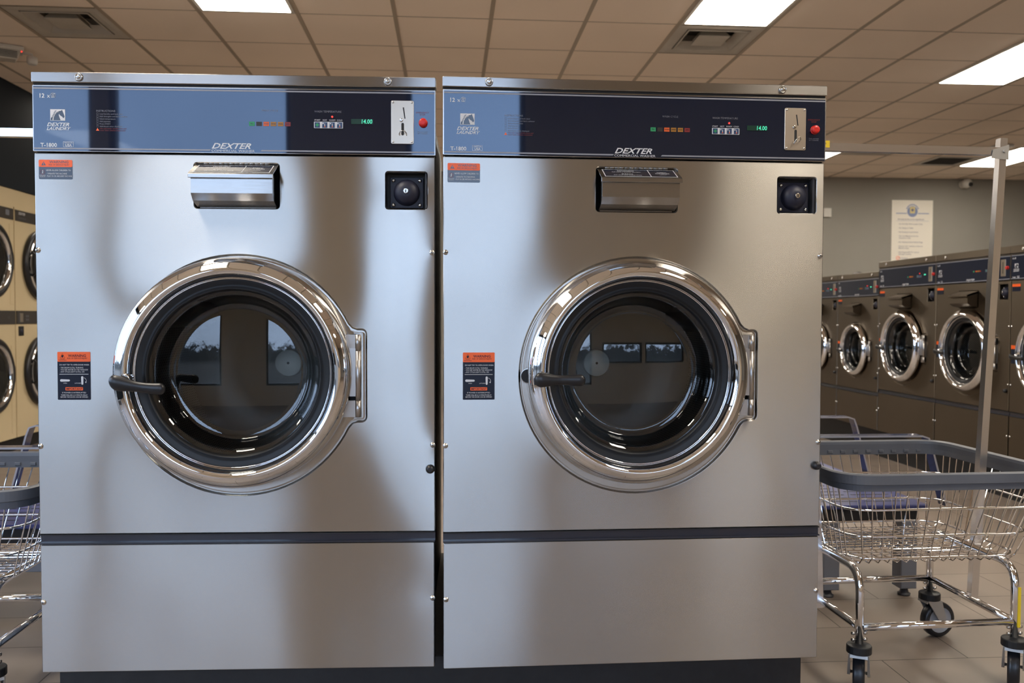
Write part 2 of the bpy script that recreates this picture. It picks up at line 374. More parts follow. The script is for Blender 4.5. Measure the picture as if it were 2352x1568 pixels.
def thing(name, loc, rz, label, cat, group=None):
    o = bpy.data.objects.new(name, None); COL.objects.link(o); o.location = loc; o.rotation_euler = (0, 0, rz); o.empty_display_size = .1
    return tag(o, label, cat, group)
def copy_tree(o, parent=None):
    c = o.copy(); COL.objects.link(c); c.parent = parent
    for ch in o.children: copy_tree(ch, c)
    return c
def structure(mb, name, loc=(0, 0, 0)):
    o = mb.build(name, None, loc); o['kind'] = 'structure'; return o

# ------------------------------------------------------------------ the room
X0, X1, Y0, Y1 = -4.6, 9.0, -2.0, 11.4
GX, GY, T = -2.1725, 5.5424, .6096
structure(MB().box(X0-.2, Y0-.2, -.12, X1+.2, Y1+.2, 0, 'floor'), 'floor')
troffers = [(6, -2), (1, -2), (10, 0), (10, 6), (14, 6)]
vents = [(-1, 0), (6, 0), (11, 6)]
returns = [(13, 7)]
extra_lamps = [(-4, -9), (1, -7), (6, -8), (11, -9), (3, -4), (10, -4), (6, 4), (1, 4), (-3, 4), (6, 8)]
skip = set()
for i, j in troffers+extra_lamps: skip |= {(i, j), (i, j+1)}
for i, j in vents+returns: skip.add((i, j))
c = MB()
i0, i1 = math.floor((X0-GX)/T), math.ceil((X1-GX)/T); j0, j1 = math.floor((Y0-GY)/T), math.ceil((Y1-GY)/T)
for i in range(i0, i1):
    for j in range(j0, j1):
        if (i, j) in skip: continue
        xa, xb = max(GX+i*T, X0), min(GX+(i+1)*T, X1); ya, yb = max(GY+j*T, Y0), min(GY+(j+1)*T, Y1)
        c.box(xa+.002, ya+.002, CEIL, xb-.002, yb-.002, CEIL+.015, 'ceiling')
for i in range(i0, i1+1):                     # main tees, wider
    x = GX+i*T
    if X0 < x < X1: c.box(x-.013, Y0, CEIL-.004, x+.013, Y1, CEIL+.002, 'grid')
for j in range(j0, j1+1):
    y = GY+j*T
    if not (Y0 < y < Y1): continue
    for i in range(i0, i1):
        if any(i == a and j == b+1 for a, b in troffers+extra_lamps): continue
        c.box(max(GX+i*T, X0), y-.004, CEIL-.002, min(GX+(i+1)*T, X1), y+.004, CEIL+.003, 'grid')
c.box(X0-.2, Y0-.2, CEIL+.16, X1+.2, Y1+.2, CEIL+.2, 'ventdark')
structure(c, 'ceiling')
structure(MB().box(X0-.2, Y1, 0, X1+.2, Y1+.15, CEIL+.16, 'wallback'), 'wall_back')
structure(MB().box(X1, Y0, 0, X1+.15, Y1, CEIL+.16, 'wallback'), 'wall_right')
lw = MB().box(X0, 4.6, 2.19, -3.585, Y1, CEIL, 'wallnavy'); ys = [Y0, -1.75, 1.20, 1.35, 4.40, Y1]
for a, b, op in zip(ys[:-1], ys[1:], (0, 1, 0, 1, 0)):
    if op: lw.box(X0-.15, a, 0, X0, b, .35, 'wallnavy'); lw.box(X0-.15, a, 2.98, X0, b, CEIL+.16, 'wallnavy')
    else: lw.box(X0-.15, a, 0, X0, b, CEIL+.16, 'wallnavy')
structure(lw, 'wall_left')
# front wall behind the camera with the shop windows
wins = [(-4.45, .42, -3.03, 2.98), (-2.90, .42, -1.50, 2.98), (-.60, .42, .68, 2.98), (.90, .88, 1.78, 1.32), (1.85, .88, 2.80, 1.32), (2.87, .88, 3.90, 1.32)]
lwins = [(-1.75, .35, 1.20, 2.98), (1.35, .35, 4.40, 2.98)]      # side windows, left of the camera
fw = MB(); xs = sorted({X0-.2, X1+.2} | {w[0] for w in wins} | {w[2] for w in wins})
for a, b in zip(xs[:-1], xs[1:]):
    w = next((w for w in wins if w[0] <= a+1e-6 and w[2] >= b-1e-6), None)
    if w: fw.box(a, Y0-.15, 0, b, Y0, w[1], 'wallfront'); fw.box(a, Y0-.15, w[3], b, Y0, CEIL+.16, 'wallfront')
    else: fw.box(a, Y0-.15, 0, b, Y0, CEIL+.16, 'wallfront')
structure(fw, 'wall_front')
for k, (xa, za, xb, zb) in enumerate(wins):
    g = MB()
    for q in ((xa, za, xa+.04, zb), (xb-.04, za, xb, zb), (xa+.04, za, xb-.04, za+.04), (xa+.04, zb-.04, xb-.04, zb)):
        g.box(q[0], Y0-.10, q[1], q[2], Y0-.04, q[3], 'frame')
    fr = structure(g, 'window_%d' % (k+1))
    MB().box(xa+.04, Y0-.075, za+.04, xb-.04, Y0-.069, zb-.04, 'winglass').build('pane', fr)

for k, (ya, za, yb, zb) in enumerate(lwins):
    g = MB()
    for q in ((ya, za, ya+.04, zb), (yb-.04, za, yb, zb), (ya+.04, za, yb-.04, za+.04), (ya+.04, zb-.04, yb-.04, zb)):
        g.box(X0-.10, q[0], q[1], X0-.04, q[2], q[3], 'frame')
    fr = structure(g, 'window_%d' % (k+1+len(wins)))
    MB().box(X0-.075, ya+.04, za+.04, X0-.069, yb-.04, zb-.04, 'winglass').build('pane', fr)

# ------------------------------------------------------------------ ceiling lamps and vents
def troffer(i, j, label, group=None):
    x, y = GX+i*T, GY+j*T
    t = thing('ceiling_light', (x+T/2, y+T, CEIL), 0, label, 'ceiling light', group)
    h, d = T/2-.014, T-.006
    f = MB()
    for q in ((-h, -d, -h+.022, d), (h-.022, -d, h, d), (-h+.022, -d, h-.022, -d+.022), (-h+.022, d-.022, h-.022, d)):
        f.box(q[0], q[1], -.006, q[2], q[3], .03, 'ventm')
    f.box(-h, -d, .03, h, d, .06, 'ventm')
    f.build('housing', t)
    q2 = lambda a, b, z: [(-a, -b, z), (a, -b, z), (a, b, z), (-a, b, z)]
    MB().loft([q2(h-.022, d-.022, .005), q2(h-.022, d-.022, -.006), q2(h-.05, d-.05, -.014)], 'lamp', caps=True).build('diffuser', t)
    return t
for (i, j), lb in zip(troffers, ['lit flat ceiling panel light over the right hand front washer, next to a vent',
                                 'lit flat ceiling panel light at the top edge above the left front washer',
                                 'lit flat ceiling panel light at the right edge of the view, high up',
                                 'small distant lit panel light just behind the chrome bar next to the right front washer',
                                 'distant lit panel light behind the top of the upright chrome post']):
    troffer(i, j, lb)
for i, j in extra_lamps: troffer(i, j, 'lit flat ceiling panel light hidden from the photo viewpoint', 'hidden ceiling panel lights')
def vent(i, j, label, cat='vent', square=True):
    x, y = GX+(i+.5)*T, GY+(j+.5)*T
    t = thing('ceiling_vent', (x, y, CEIL), 0, label, cat)
    def sq(h, z): return [(-h, -h, z), (h, -h, z), (h, h, z), (-h, h, z)]
    h = T/2-.014
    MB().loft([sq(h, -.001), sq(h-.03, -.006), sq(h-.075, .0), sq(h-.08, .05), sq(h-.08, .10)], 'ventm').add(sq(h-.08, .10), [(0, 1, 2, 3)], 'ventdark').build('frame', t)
    if square:
        MB().loft([sq(.195, .050), sq(.208, -.004), sq(.200, -.006), sq(.165, .045)], 'ventm').build('outer_cone', t)
        MB().loft([sq(.075, .045), sq(.108, -.004), sq(.100, -.006)], 'ventm', cap1=True).build('inner_cone', t)
        s = MB()
        for a in (-.07, .07): s.box(a-.004, -.2, .05, a+.004, .2, .056, 'ventm')
        s.build('cross_bar', t)
    else:
        s = MB()
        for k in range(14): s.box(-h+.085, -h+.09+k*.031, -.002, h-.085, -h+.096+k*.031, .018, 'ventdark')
        s.build('louvre', t)
    return t
vent(-1, 0, 'square metal ceiling vent in the upper left corner')
vent(6, 0, 'square metal ceiling vent behind the big lit panel above the right front washer')
vent(11, 6, 'distant dark ceiling vent seen just above the horizontal chrome bar')
vent(13, 7, 'dark return air grille in the ceiling below the chrome bar', square=False)

# ------------------------------------------------------------------ washers
def washer(name, sp, label, group, metal='steel', ajar=0., hi=True):
    W_, zb, zt = sp['W'], sp['zb'], sp['zt']
    tz, pz, d1, d0 = sp['tz'], sp['pz'], sp['d1'], sp['d0']      # trim bottom, panel bottom, divider top and bottom
    cx, cz, R = sp['door']
    t = thing(name, sp['loc'], sp['rz'], label, 'washing machine', group)
    k = R/.309                                                      # scale of the door fittings
    # casing
    casing(sp, t)
    # upper front panel with its pressed recesses
    r_e = R+.023*k; hb = .13*k; tabx = sp['tab']
    a0 = math.asin(hb/(r_e)) * 1.12
    emb = []
    n = 72
    for i in range(n+1):
        a = a0+(2*PI-2*a0)*i/n; emb.append((cx+r_e*math.cos(a), cz+r_e*math.sin(a)))
    rr = .016*k
    xk = emb[0][0]
    tab_low = [(xk+.010*k, cz-hb-.004*k), (xk+.022*k, cz-hb)]
    for i in range(6):
        a = -PI/2+PI/2*i/5; tab_low.append((tabx-rr+rr*math.cos(a), cz-hb+rr+rr*math.sin(a)))
    for i in range(6):
        a = PI/2*i/5; tab_low.append((tabx-rr+rr*math.cos(a), cz+hb-rr+rr*math.sin(a)))
    tab_low += [(xk+.022*k, cz+hb), (xk+.010*k, cz+hb+.004*k)]
    emb = emb+tab_low
    dx0, dz0, dx1, dz1 = sp['disp']; lx0, lz0, lx1, lz1 = sp['lock']
    drec = rrect(dx0, dz0, dx1, dz1, .011*sp['fs']); lrec = rrect(lx0, lz0, lx1, lz1, .009*sp['fs'])
    fp = MB(); outer = rrect(.002, d1, W_-.002, pz-.003, .003, 2)
    oin = offs(outer, -.0025)
    fp.holes(oin, [emb, drec, lrec], 0, metal)
    fp.loft([[(x, 0, z) for x, z in oin], [(x, .0025, z) for x, z in outer], [(x, .02, z) for x, z in outer]], metal)
    # pressed lips
    e1, e2, e3 = offs(emb, -.004*k), offs(emb, -.0065*k), offs(emb, -.012*k)
    fp.loft([[(x, 0, z) for x, z in emb], [(x, .0012, z) for x, z in offs(emb, -.0015*k)], [(x, .008, z) for x, z in e1], [(x, .0095, z) for x, z in e2], [(x, .0045, z) for x, z in e3]], metal, smooth=True)
    hc = circ(cx, cz, R*.86, 64)
    slot = rrect(tabx-.052*k, cz-hb+.018*k, tabx-.020*k, cz+hb-.016*k, .012*k, 4)
    lat = circ(cx-r_e+.022*k, cz+.0*k, .023*k, 20)
    fp.holes(e3, [hc, slot], .0045, metal)
    for lp in (drec, lrec):
        fp.loft([[(x, 0, z) for x, z in lp], [(x, .002, z) for x, z in offs(lp, -.0015)], [(x, .006, z) for x, z in offs(lp, -.0035)], [(x, .045, z) for x, z in offs(lp, -.0035)]], metal)
    fp.loft([[(x, .0045, z) for x, z in hc], [(x, .04, z) for x, z in hc]], metal)
    fp.recalc = True
    pan = fp.build('front_panel', t)
    # divider strip and lower panel
    MB().plate(rrect(.002, d0, W_-.002, d1, .002, 1), .008, .03, 'groove').box(.002, -.002, d0+.002, W_-.002, .008, d0+.0055, 'groove').box(.002, .0, d1-.004, W_-.002, .008, d1-.001, 'black').build('divider_strip', t)
    MB().plate(rrect(.004, zb, W_-.004, d0, .003, 2), 0, .02, metal, bev=.002).build('lower_panel', t)
    # top trim with bullet locks
    MB().plate(rrect(0, tz, W_, zt, .002, 1), -.008, .03, 'steel2' if hi else metal, bev=.002).box(.003, -.002, tz-.006, W_-.003, .02, tz, 'black').build('top_trim', t)
    for x in (sp['bul'][0], sp['bul'][1]):
        b = MB(); zc = (tz+zt)/2; r = .0098
        b.lathe([(r*1.12, -.0082), (r*1.12, -.010), (r, -.0135), (r*.86, -.0145), (r*.8, -.012), (r*.55, -.012), (r*.5, -.0165), (r*.25, -.0170)], (x, 0, zc), 'screw', n=24, cap1=True)
        b.build('bullet_lock', t)
    # control panel
    cp = MB(); pb0, pb1 = pz, tz-.006
    cp.plate(rrect(.001, pb0, W_-.001, pb1, .0015, 1), -.004, .03, 'steel2' if hi else metal, bev=.0008)
    ix0, ix1, iz0, iz1 = .004, W_-.004, pb0+.0022, pb1-.004
    cp.box(ix0, -.0048, iz0, ix1, -.003, iz1, 'panelface')
    y = -.0052
    cp.box(ix0, y, iz1-.0070, ix1, -.004, iz1-.0032, 'stripe')
    kx = W_/1.077
    fs = sp['fs']; hp = (pb1-pb0)/.183
    def PX(x): return x*kx
    def PZ(z): return pb0+(z-1.595)*hp
    zz = iz0+.0040
    tx0, tx1 = PX(.468), PX(.603)
    cp.flat([(ix0, zz), (tx0, zz), (tx0+.004, zz+.0038), (ix0, zz+.0038)], y, 'stripe')
    cp.flat([(tx1, zz), (ix1, zz), (ix1, zz+.0038), (tx1+.004, zz+.0038)], y, 'stripe')
    q = .95*fs
    cp.text('DEXTER', .0220*q, PX(.4720), PZ(1.6080), y, 'white', shear=.40, wide=1.36, bold=.02)
    cp.text('COMMERCIAL WASHER', .0090*q, PX(.4720), PZ(1.5988), y, 'white', wide=1.28)
    cp.text('12', .0165*q, PX(.018), PZ(1.7425), y, 'white', bold=.02)
    cp.text('x', .0165*q, PX(.040), PZ(1.7425), y, 'white')
    basket(cp, PX(.056), PZ(1.749), .0065*q, y)
    cp.text('T-1800' if hi else 'T-600' if sp.get('small') else 'T-900', .0155*q, PX(.0215), PZ(1.6075), y, 'white', bold=.02)
    frame_lines(cp, PX(.081), PZ(1.6075), PX(.108), PZ(1.6225), y, 'white')
    cp.text('MADE IN', .0056*q, PX(.0945), PZ(1.6172), y, 'white', align='CENTER')
    cp.text('USA', .0098*q, PX(.0945), PZ(1.6092), y, 'white', align='CENTER', bold=.02)
    horse(cp, PX(.048), PZ(1.6795), .041*q, .032*q, y)
    cp.text('DEXTER', .0140*q, PX(.0675), PZ(1.6645), y, 'white', align='CENTER', shear=.35, wide=1.2, bold=.02)
    cp.text('LAUNDRY', .0120*q, PX(.0675), PZ(1.6540), y, 'white', align='CENTER', shear=.35, wide=1.15, bold=.02)
    if hi:
        x = PX(.1685)
        cp.text('INSTRUCTIONS', .0072, x, PZ(1.7055), y, 'grey')
        ins = ['Load laundry and latch door', 'Add detergent and fabric softener', 'Select temperature', 'Add payment', 'Press START', 'Add bleach when displayed']
        for r_, s_ in enumerate(ins):
            zr = PZ(1.698)-r_*.00665
            cp.text(s_, .0054, x+.0085, zr, y, 'grey'); frame_lines(cp, x+.001, zr-.0008, x+.0055, zr+.0045, y, 'grey', .0004)
        cp.flat([(x-.001, PZ(1.6535)), (x+.0075, PZ(1.6535)), (x+.0032, PZ(1.661))], y, 'orange')
        cp.text('Use only water soluble items and', .0052, x+.009, PZ(1.658), y, 'dimred'); cp.text('never leave children unattended', .0052, x+.009, PZ(1.6528), y, 'dimred')
        cp.text('WASH CYCLE', .0072, PX(.629), PZ(1.7125), y, 'grey', align='CENTER')
        cp.text('WASH TEMPERATURE', .0075, PX(.785), PZ(1.7115), y, 'grey', align='CENTER')
        cp.text('EMERGENCY', .0062, PX(1.0405), PZ(1.7125), y, 'dimred', align='CENTER'); cp.text('STOP', .0062, PX(1.0405), PZ(1.7065), y, 'dimred', align='CENTER')
        cp.text('Push and hold', .0050, PX(1.0405), PZ(1.659), y, 'grey', align='CENTER'); cp.text('for 3 seconds', .0050, PX(1.0405), PZ(1.6545), y, 'grey', align='CENTER')
    cpo = cp.build('control_panel', t)
    # keys and lights
    cols = ['tgreen', 'tdark', 'torange', 'tamber', 'tamber', 'tred']; words = ['FILL', '', 'WASH', 'RINSE', 'FINAL\nRINSE', 'SPIN']
    g = MB()
    for r_ in range(6):
        xa = PX(.5735)+r_*.0192*kx
        g.box(xa, -.0056, PZ(1.6720), xa+.0150*kx, -.0046, PZ(1.6835), cols[r_])
        if hi and words[r_]: g.text(words[r_].split('\n')[0], .0045, xa+.0075, PZ(1.6765), -.0058, 'decal', align='CENTER', bold=.02)
    g.build('cycle_lights', cpo)
    g = MB(); xa, xb = PX(.7475), PX(.8255); za, zb_ = PZ(1.6675), PZ(1.6855)
    g.plate(rrect(xa, za, xb, zb_, .0012, 2), -.0064, -.0046, 'stripe' if not hi else 'white')
    for r_ in range(4):
        xx = xa+.0022*kx+r_*.0200*kx
        g.box(xx, -.0072, za+.0015, xx+.0135*kx, -.0062, zb_-.0015, 'tblue')
        if r_ == 0: g.flat([(xx+.0018, za+.0085), (xx+.0067, za+.0035), (xx+.0118, za+.0085), (xx+.0067, za+.0140)], -.0074, 'tgreen')
        elif hi:
            g.flat([(xx+.0060, za+.003), (xx+.0082, za+.003), (xx+.0078, za+.013), (xx+.0064, za+.013)], -.0074, 'white'); g.flat(circ(xx+.0071, za+.0045, .0016, 10), -.0075, 'orange')
            g.flat([(xx+.001, za+.011), (xx+.004, za+.011), (xx+.004, za+.0145), (xx+.001, za+.0145)], -.0074, 'white')
        if hi: g.text(['START', 'HOT', 'WARM', 'COLD'][r_], .0056, xx+.0067, PZ(1.6885), -.0052, 'white', align='CENTER')
    g.build('temperature_keys', cpo)
    g = MB(); zl = PZ(1.7000); xl = PX(.7475)+.0022*kx+2*.02*kx+.0067
    g.lathe([(.0026, -.0046), (.0024, -.0062), (.0012, -.007)], (xl, 0, zl), 'led_red', n=12, cap1=True); g.build('indicator_light', cpo)
    g = MB(); g.box(PX(.8475), -.0060, PZ(1.6805), PX(.9060), -.0046, PZ(1.6945), 'lcd')
    if hi: g.text('14.00', .0165, PX(.9045), PZ(1.6820), -.0062, 'led_green', align='RIGHT', shear=.08, wide=.86)
    else: g.box(PX(.878), -.0066, PZ(1.683), PX(.9045), -.0060, PZ(1.692), 'led_green')
    g.build('digital_display', cpo)
    g = MB(); x0_, x1_, z0_, z1_ = PX(.9555), PX(1.0170), PZ(1.6262), PZ(1.7475)
    g.plate(rrect(x0_, z0_, x1_, z1_, .004*fs, 4), -.0072, -.0046, 'plate', bev=.0008)
    if hi:
        for xx, zz_ in ((x0_+.0055, z0_+.0055), (x1_-.0055, z0_+.0055), (x0_+.0055, z1_-.0055), (x1_-.0055, z1_-.0055)):
            g.lathe([(.0030, -.0072), (.0028, -.0085), (.0018, -.0096), (.0006, -.0098)], (xx, 0, zz_), 'screw', n=12, cap1=True)
        s1 = [(x0_+.0315, PZ(1.728)), (x0_+.0350, PZ(1.7285)), (x0_+.0392, PZ(1.697)), (x0_+.0362, PZ(1.6965))]
        g.flat(s1[::-1], -.0074, 'black')
        g.plate(rrect(x0_+.0278, PZ(1.6500), x0_+.0350, PZ(1.6850), .0034, 4), -.0074, -.0070, 'black')
        g.lathe([(.0052, -.0072), (.0050, -.0090), (.0030, -.0100)], (x0_+.0275, 0, PZ(1.6925)), 'screw', n=16, cap1=True)
        dl = -.010 if sp.get('lever_down') else 0.
        xm = x0_+.0325; zr = PZ(1.6585)
        g.tube([(xm-.0095, -.0075, zr-.008+dl*0), (xm-.0098, -.016, zr-.006+dl), (xm-.006, -.023, zr+dl*.6), (xm, -.025, zr+.001), (xm+.006, -.023, zr+dl*-.1), (xm+.0098, -.016, zr-.004), (xm+.0095, -.0075, zr-.008)], .0013, 'screw', n=6)
    else:
        g.box(x0_+.025*kx, -.0076, PZ(1.645), x0_+.033*kx, -.0070, PZ(1.73), 'black')
    g.build('coin_plate', cpo)
    g = MB(); rb = .0112*(1 if hi else .95)
    g.lathe([(rb*1.08, -.0046), (rb*1.1, -.006), (rb*.9, -.0065), (rb*.9, -.010), (rb, -.0105), (rb, -.0155), (rb*.85, -.0175), (rb*.4, -.0182)], (PX(1.0425), 0, PZ(1.6855)), 'red', n=28, cap1=True)
    g.build('stop_button', cpo)
    # dispenser
    dispenser(sp, t, metal, hi)
    # coin vault lock box
    lb = MB(); fy = .034
    lb.plate(rrect(lx0+.0036, lz0+.0036, lx1-.0036, lz1-.0036, .004), fy+.005, fy+.012, 'black')
    mx_, mz = (lx0+lx1)/2-.001, (lz0+lz1)/2-.003; hw = (lx1-lx0)/2-.013*fs
    lb.plate(rrect(mx_-hw, mz-hw*.93, mx_+hw, mz+hw*.93, .002, 2), fy-.008, fy+.006, 'navydome', bev=.001)
    rd = hw*.80
    lb.lathe([(rd, 0), (rd*.98, -.006), (rd*.90, -.016), (rd*.72, -.025), (rd*.45, -.030), (rd*.30, -.031)], (mx_, fy-.008, mz), 'navydome', n=40, cap1=True)
    lbo = lb.build('coin_vault', t)
    g = MB(); g.lathe([(.0072*fs, 0), (.0072*fs, -.004), (.006*fs, -.0052)], (mx_, fy-.039, mz+.001), 'screw', n=20, cap1=True)
    g.box(mx_-.0012, fy-.0446, mz-.004, mx_+.0012, fy-.0441, mz+.004, 'black'); g.build('key_lock', lbo)
    for sx in (-1, 1):
        for sz in (-1, 1):
            g = MB(); rs = .0056*fs
            g.lathe([(rs, 0), (rs*.9, -.003), (rs*.6, -.0055), (rs*.2, -.0065)], (mx_+sx*hw*.80, fy-.008, mz+sz*hw*.74), 'screw', n=16, cap1=True); g.build('vault_screw', lbo)
    # decals
    f_ = fs
    w1 = MB(); ax, az = sp['warn1']; ww, wh = .0885*f_, .0520*f_; yy = -.0006
    w1.plate(rrect(ax, az-wh, ax+ww, az, .003*f_, 3), yy, -.0001, 'decal')
    w1.flat(rrect(ax, az-wh*.37, ax+ww, az, .003*f_, 3), yy-.0002, 'orange')
    if hi:
        yt = yy-.0004
        w1.flat([(ax+.0070, az-.0150), (ax+.0190, az-.0150), (ax+.0130, az-.0045)], yt, 'decal')
        w1.text('!', .009, ax+.0118, az-.0140, yt-.0002, 'orange', bold=.03)
        w1.text('WARNING', .0100, ax+.0535, az-.0092, yt, 'decal', align='CENTER', bold=.01, wide=1.05)
        w1.text('RISK OF SERIOUS INJURY', .0058, ax+.0535, az-.0155, yt, 'decal', align='CENTER', wide=.85)
        w1.text('NEVER ALLOW CHILDREN TO:', .0059, ax+.0190, az-.0300, yt, 'white', wide=.81)
        w1.text('- OPERATE THE MACHINE', .0056, ax+.0195, az-.0390, yt, 'white', wide=.84)
        w1.text('- PLAY IN OR AROUND MACHINE', .0056, ax+.0195, az-.0455, yt, 'white', wide=.80)
        w1.lathe([(.0062, 0), (.0054, 0)], (ax+.0100, yt, az-.0330), 'tred', n=20)
        w1.tube([(ax+.0085, yt, az-.037), (ax+.0105, yt, az-.0325), (ax+.0090, yt, az-.0305)], .0006, 'white', n=4)
        w1.tube([(ax+.0115, yt, az-.037), (ax+.0105, yt, az-.0325), (ax+.0125, yt, az-.0310)], .0006, 'white', n=4)
        w1.flat(circ(ax+.0108, az-.0290, .0011, 8), yt-.0003, 'white')
        w1.text('CHILDREN', .0034, ax+.0100, az-.0430, yt, 'white', align='CENTER'); w1.text('IN DRUM', .0034, ax+.0100, az-.0465, yt, 'white', align='CENTER')
    w1.build('warning_label', t)
    w2 = MB(); ax, az = sp['warn2']; ww, wh = .0875*f_, .1300*f_
    w2.plate(rrect(ax, az-wh, ax+ww, az, .0022*f_, 3), yy, -.0001, 'decal')
    w2.flat(rrect(ax, az-wh*.205, ax+ww, az, .0022*f_, 3), yy-.0002, 'orange')
    if hi:
        cxx = ax+ww/2
        w2.tube([(ax+.0068, yt, az-.0170), (ax+.0205, yt, az-.0170), (ax+.0137, yt, az-.0045)], .0004, 'decal', n=4, closed=True)
        w2.flat([(ax+.0105, az-.0115), (ax+.0130, az-.0085), (ax+.0170, az-.0095), (ax+.0160, az-.0120), (ax+.0150, az-.0150), (ax+.0120, az-.0155), (ax+.0112, az-.0135)][::-1], yt, 'decal')
        w2.text('HANDS', .0034, ax+.0137, az-.0208, yt, 'decal', align='CENTER'); w2.text('PRECAUTION', .0034, ax+.0137, az-.0238, yt, 'decal', align='CENTER')
        w2.text('WARNING', .0098, ax+.0525, az-.0138, yt, 'decal', align='CENTER', bold=.015)
        w2.text('RISK OF SERIOUS INJURY', .0056, ax+.0525, az-.0195, yt, 'decal', align='CENTER', wide=.86)
        w2.text('DO NOT TRY TO OPEN DOOR WHEN:', .0057, ax+.0055, az-.0370, yt, 'white', wide=.79)
        for r_, s_ in enumerate(('- THE DRUM IS STILL TURNING', '- YOU SEE WATER IN THE WINDOW', '- ANY CYCLE LIGHT IS STILL ON')):
            w2.text(s_, .0055, ax+.0055, az-.0448-r_*.0056, yt, 'white', wide=.83)
        w2.flat([(ax+.005, az-.0612), (ax+.082, az-.0612), (ax+.082, az-.0600), (ax+.005, az-.0600)], yt, 'white')
        w2.flat(capsule(ax+.0100, az-.0775, ax+.0300, az-.0775, .0034, .0026), yt, 'white')
        w2.text('OPEN', .0038, ax+.0200, az-.0862, yt, 'white', align='CENTER')
        w2.flat(capsule(ax+.0655, az-.0690, ax+.0655, az-.0865, .0030, .0026), yt, 'white')
        w2.text('LATCHED', .0038, ax+.0620, az-.0862, yt, 'white', align='RIGHT')
        w2.tube([(ax+.0700, yt, az-.0700), (ax+.0745, yt, az-.0730), (ax+.0765, yt, az-.0775), (ax+.0752, yt, az-.0815)], .0005, 'white', n=4)
        w2.flat([(ax+.0725, az-.0812), (ax+.0752, az-.0850), (ax+.0772, az-.0808)], yt, 'white')
        w2.flat(rrect(ax+.0205, az-.1045, ax+.0670, az-.0958, .0015, 3), yt, 'orange'); w2.text('IMPORTANT', .0078, cxx, az-.1030, yt-.0002, 'decal', align='CENTER', bold=.015)
        w2.text('IF POWER IS INTERRUPTED:', .0052, cxx, az-.1125, yt, 'white', align='CENTER')
        w2.text('THERE WILL BE A 2-3 MINUTE DELAY', .0052, cxx, az-.1190, yt, 'white', align='CENTER', wide=.82)
        w2.text('BEFORE THE DOOR CAN BE OPENED', .0052, cxx, az-.1243, yt, 'white', align='CENTER', wide=.84)
    w2.build('instruction_label', t)
    # screws and plug
    for x, z in sp['screws']:
        g = MB(); r = .0064*(1 if hi else .9)
        g.lathe([(r*1.15, 0), (r*1.1, -.001), (r*.80, -.0012), (r*.76, -.0032), (r*.45, -.0044), (r*.1, -.0047)], (x, -.0002, z), 'screw', n=20, cap1=True)
        if hi: g.box(x-.0028, -.0054, z-.0006, x+.0028, -.0044, z+.0006, 'black').box(x-.0006, -.0054, z-.0028, x+.0006, -.0044, z+.0028, 'black')
        g.build('panel_screw', t)
    g = MB(); x, z = sp['plug']; r = .0125
    g.lathe([(r, 0), (r, -.006), (r*.85, -.014), (r*.45, -.019)], (x, 0, z), 'plastic', n=24, cap1=True); g.build('rubber_stop', t)
    # hinge
    g = MB(); hx = tabx-.024*k; hy = -.012*k; hl = .113*k
    for za, zb2, c_ in ((-hl, -hl*.60, 0), (-hl*.595, hl*.60, 0), (hl*.605, hl, 0)):
        g.lathe([(.0075*k, cz+za), (.0075*k, cz+zb2)], (hx, hy, 0), 'satin', n=18, axis='z', caps=True)
    g.box(hx-.0445*k, hy+.002, cz-hl, hx, hy+.010, cz-hl*.60, 'satin').box(hx-.0445*k, hy+.002, cz+hl*.60, hx, hy+.010, cz+hl, 'satin')
    g.box(hx-.001, hy, cz-hl*.6, hx+.004*k, hy+.026*k, cz+hl*.6, 'satin')
    g.build('door_hinge', t)
    MB().plate(slot, .02, .03, 'black').build('hinge_slot', t)
    g = MB(); g.lathe([(.021*k, .003), (.019*k, .0028)], (cx-r_e+.027*k, 0, cz-.001), 'satin', n=24); g.flat(circ(cx-r_e+.027*k, cz-.001, .0200*k, 24), .0032, 'black'); g.build('latch_hole', t)
    # drum
    g = MB(); D0, D1 = .05, sp['drum']
    g.lathe([(R*.86, .012), (R*.84, D0), (R*1.05, D0+.02)], (cx, 0, cz), 'rubber', n=48)
    g.build('tub_seal', t)
    g = MB(); g.lathe([(R*.98, D0+.02), (R*1.12, D0+.03), (R*1.12, D1)], (0, 0, 0), 'drum', n=64)
    g.lathe([(R*1.12, D1), (R*.55, D1-.015), (R*.25, D1-.02)], (0, 0, 0), 'drumback', n=64, cap1=True)
    for a in (.5, .5+2*PI/3, .5+4*PI/3):
        ca, sa = math.cos(a), math.sin(a); rr_ = R*1.12
        g.tube([(ca*rr_*.95, D0+.06, sa*rr_*.95), (ca*rr_*.95, D1-.02, sa*rr_*.95)], R*.14, 'drumback', n=6)
    g.recalc = True
    dr = g.build('drum', t); dr.location = (cx, 0, cz)
    g = MB(); rh = R*.15
    g.lathe([(rh, D1-.02), (rh, D1-.038), (rh*.93, D1-.042), (rh*.12, D1-.046)], (0, 0, 0), 'hubdisc', n=32, cap1=True); g.lathe([(rh*.1, D1-.0462), (rh*.05, D1-.0463)], (0, 0, 0), 'black', n=10, cap1=True)
    g.build('drum_hub', dr)
    # door
    zc = cz+.010*k; px, py = hx, hy
    dm = MB(); n = 96
    prof = [(.262, .004), (.284, .003), (.296, -.003), (.3045, -.012), (.3085, -.022), (.3085, -.031), (.3045, -.040), (.2965, -.050), (.2880, -.0585), (.2810, -.0645), (.2740, -.0670), (.2680, -.0655), (.2620, -.0590), (.2570, -.0485), (.2540, -.0370), (.2535, -.020)]
    # refine the section so the chrome reads round
    P2 = []
    for i in range(len(prof)-1):
        for s_ in (0, .5): P2.append((prof[i][0]*(1-s_)+prof[i+1][0]*s_, prof[i][1]*(1-s_)+prof[i+1][1]*s_))
    P2.append(prof[-1])
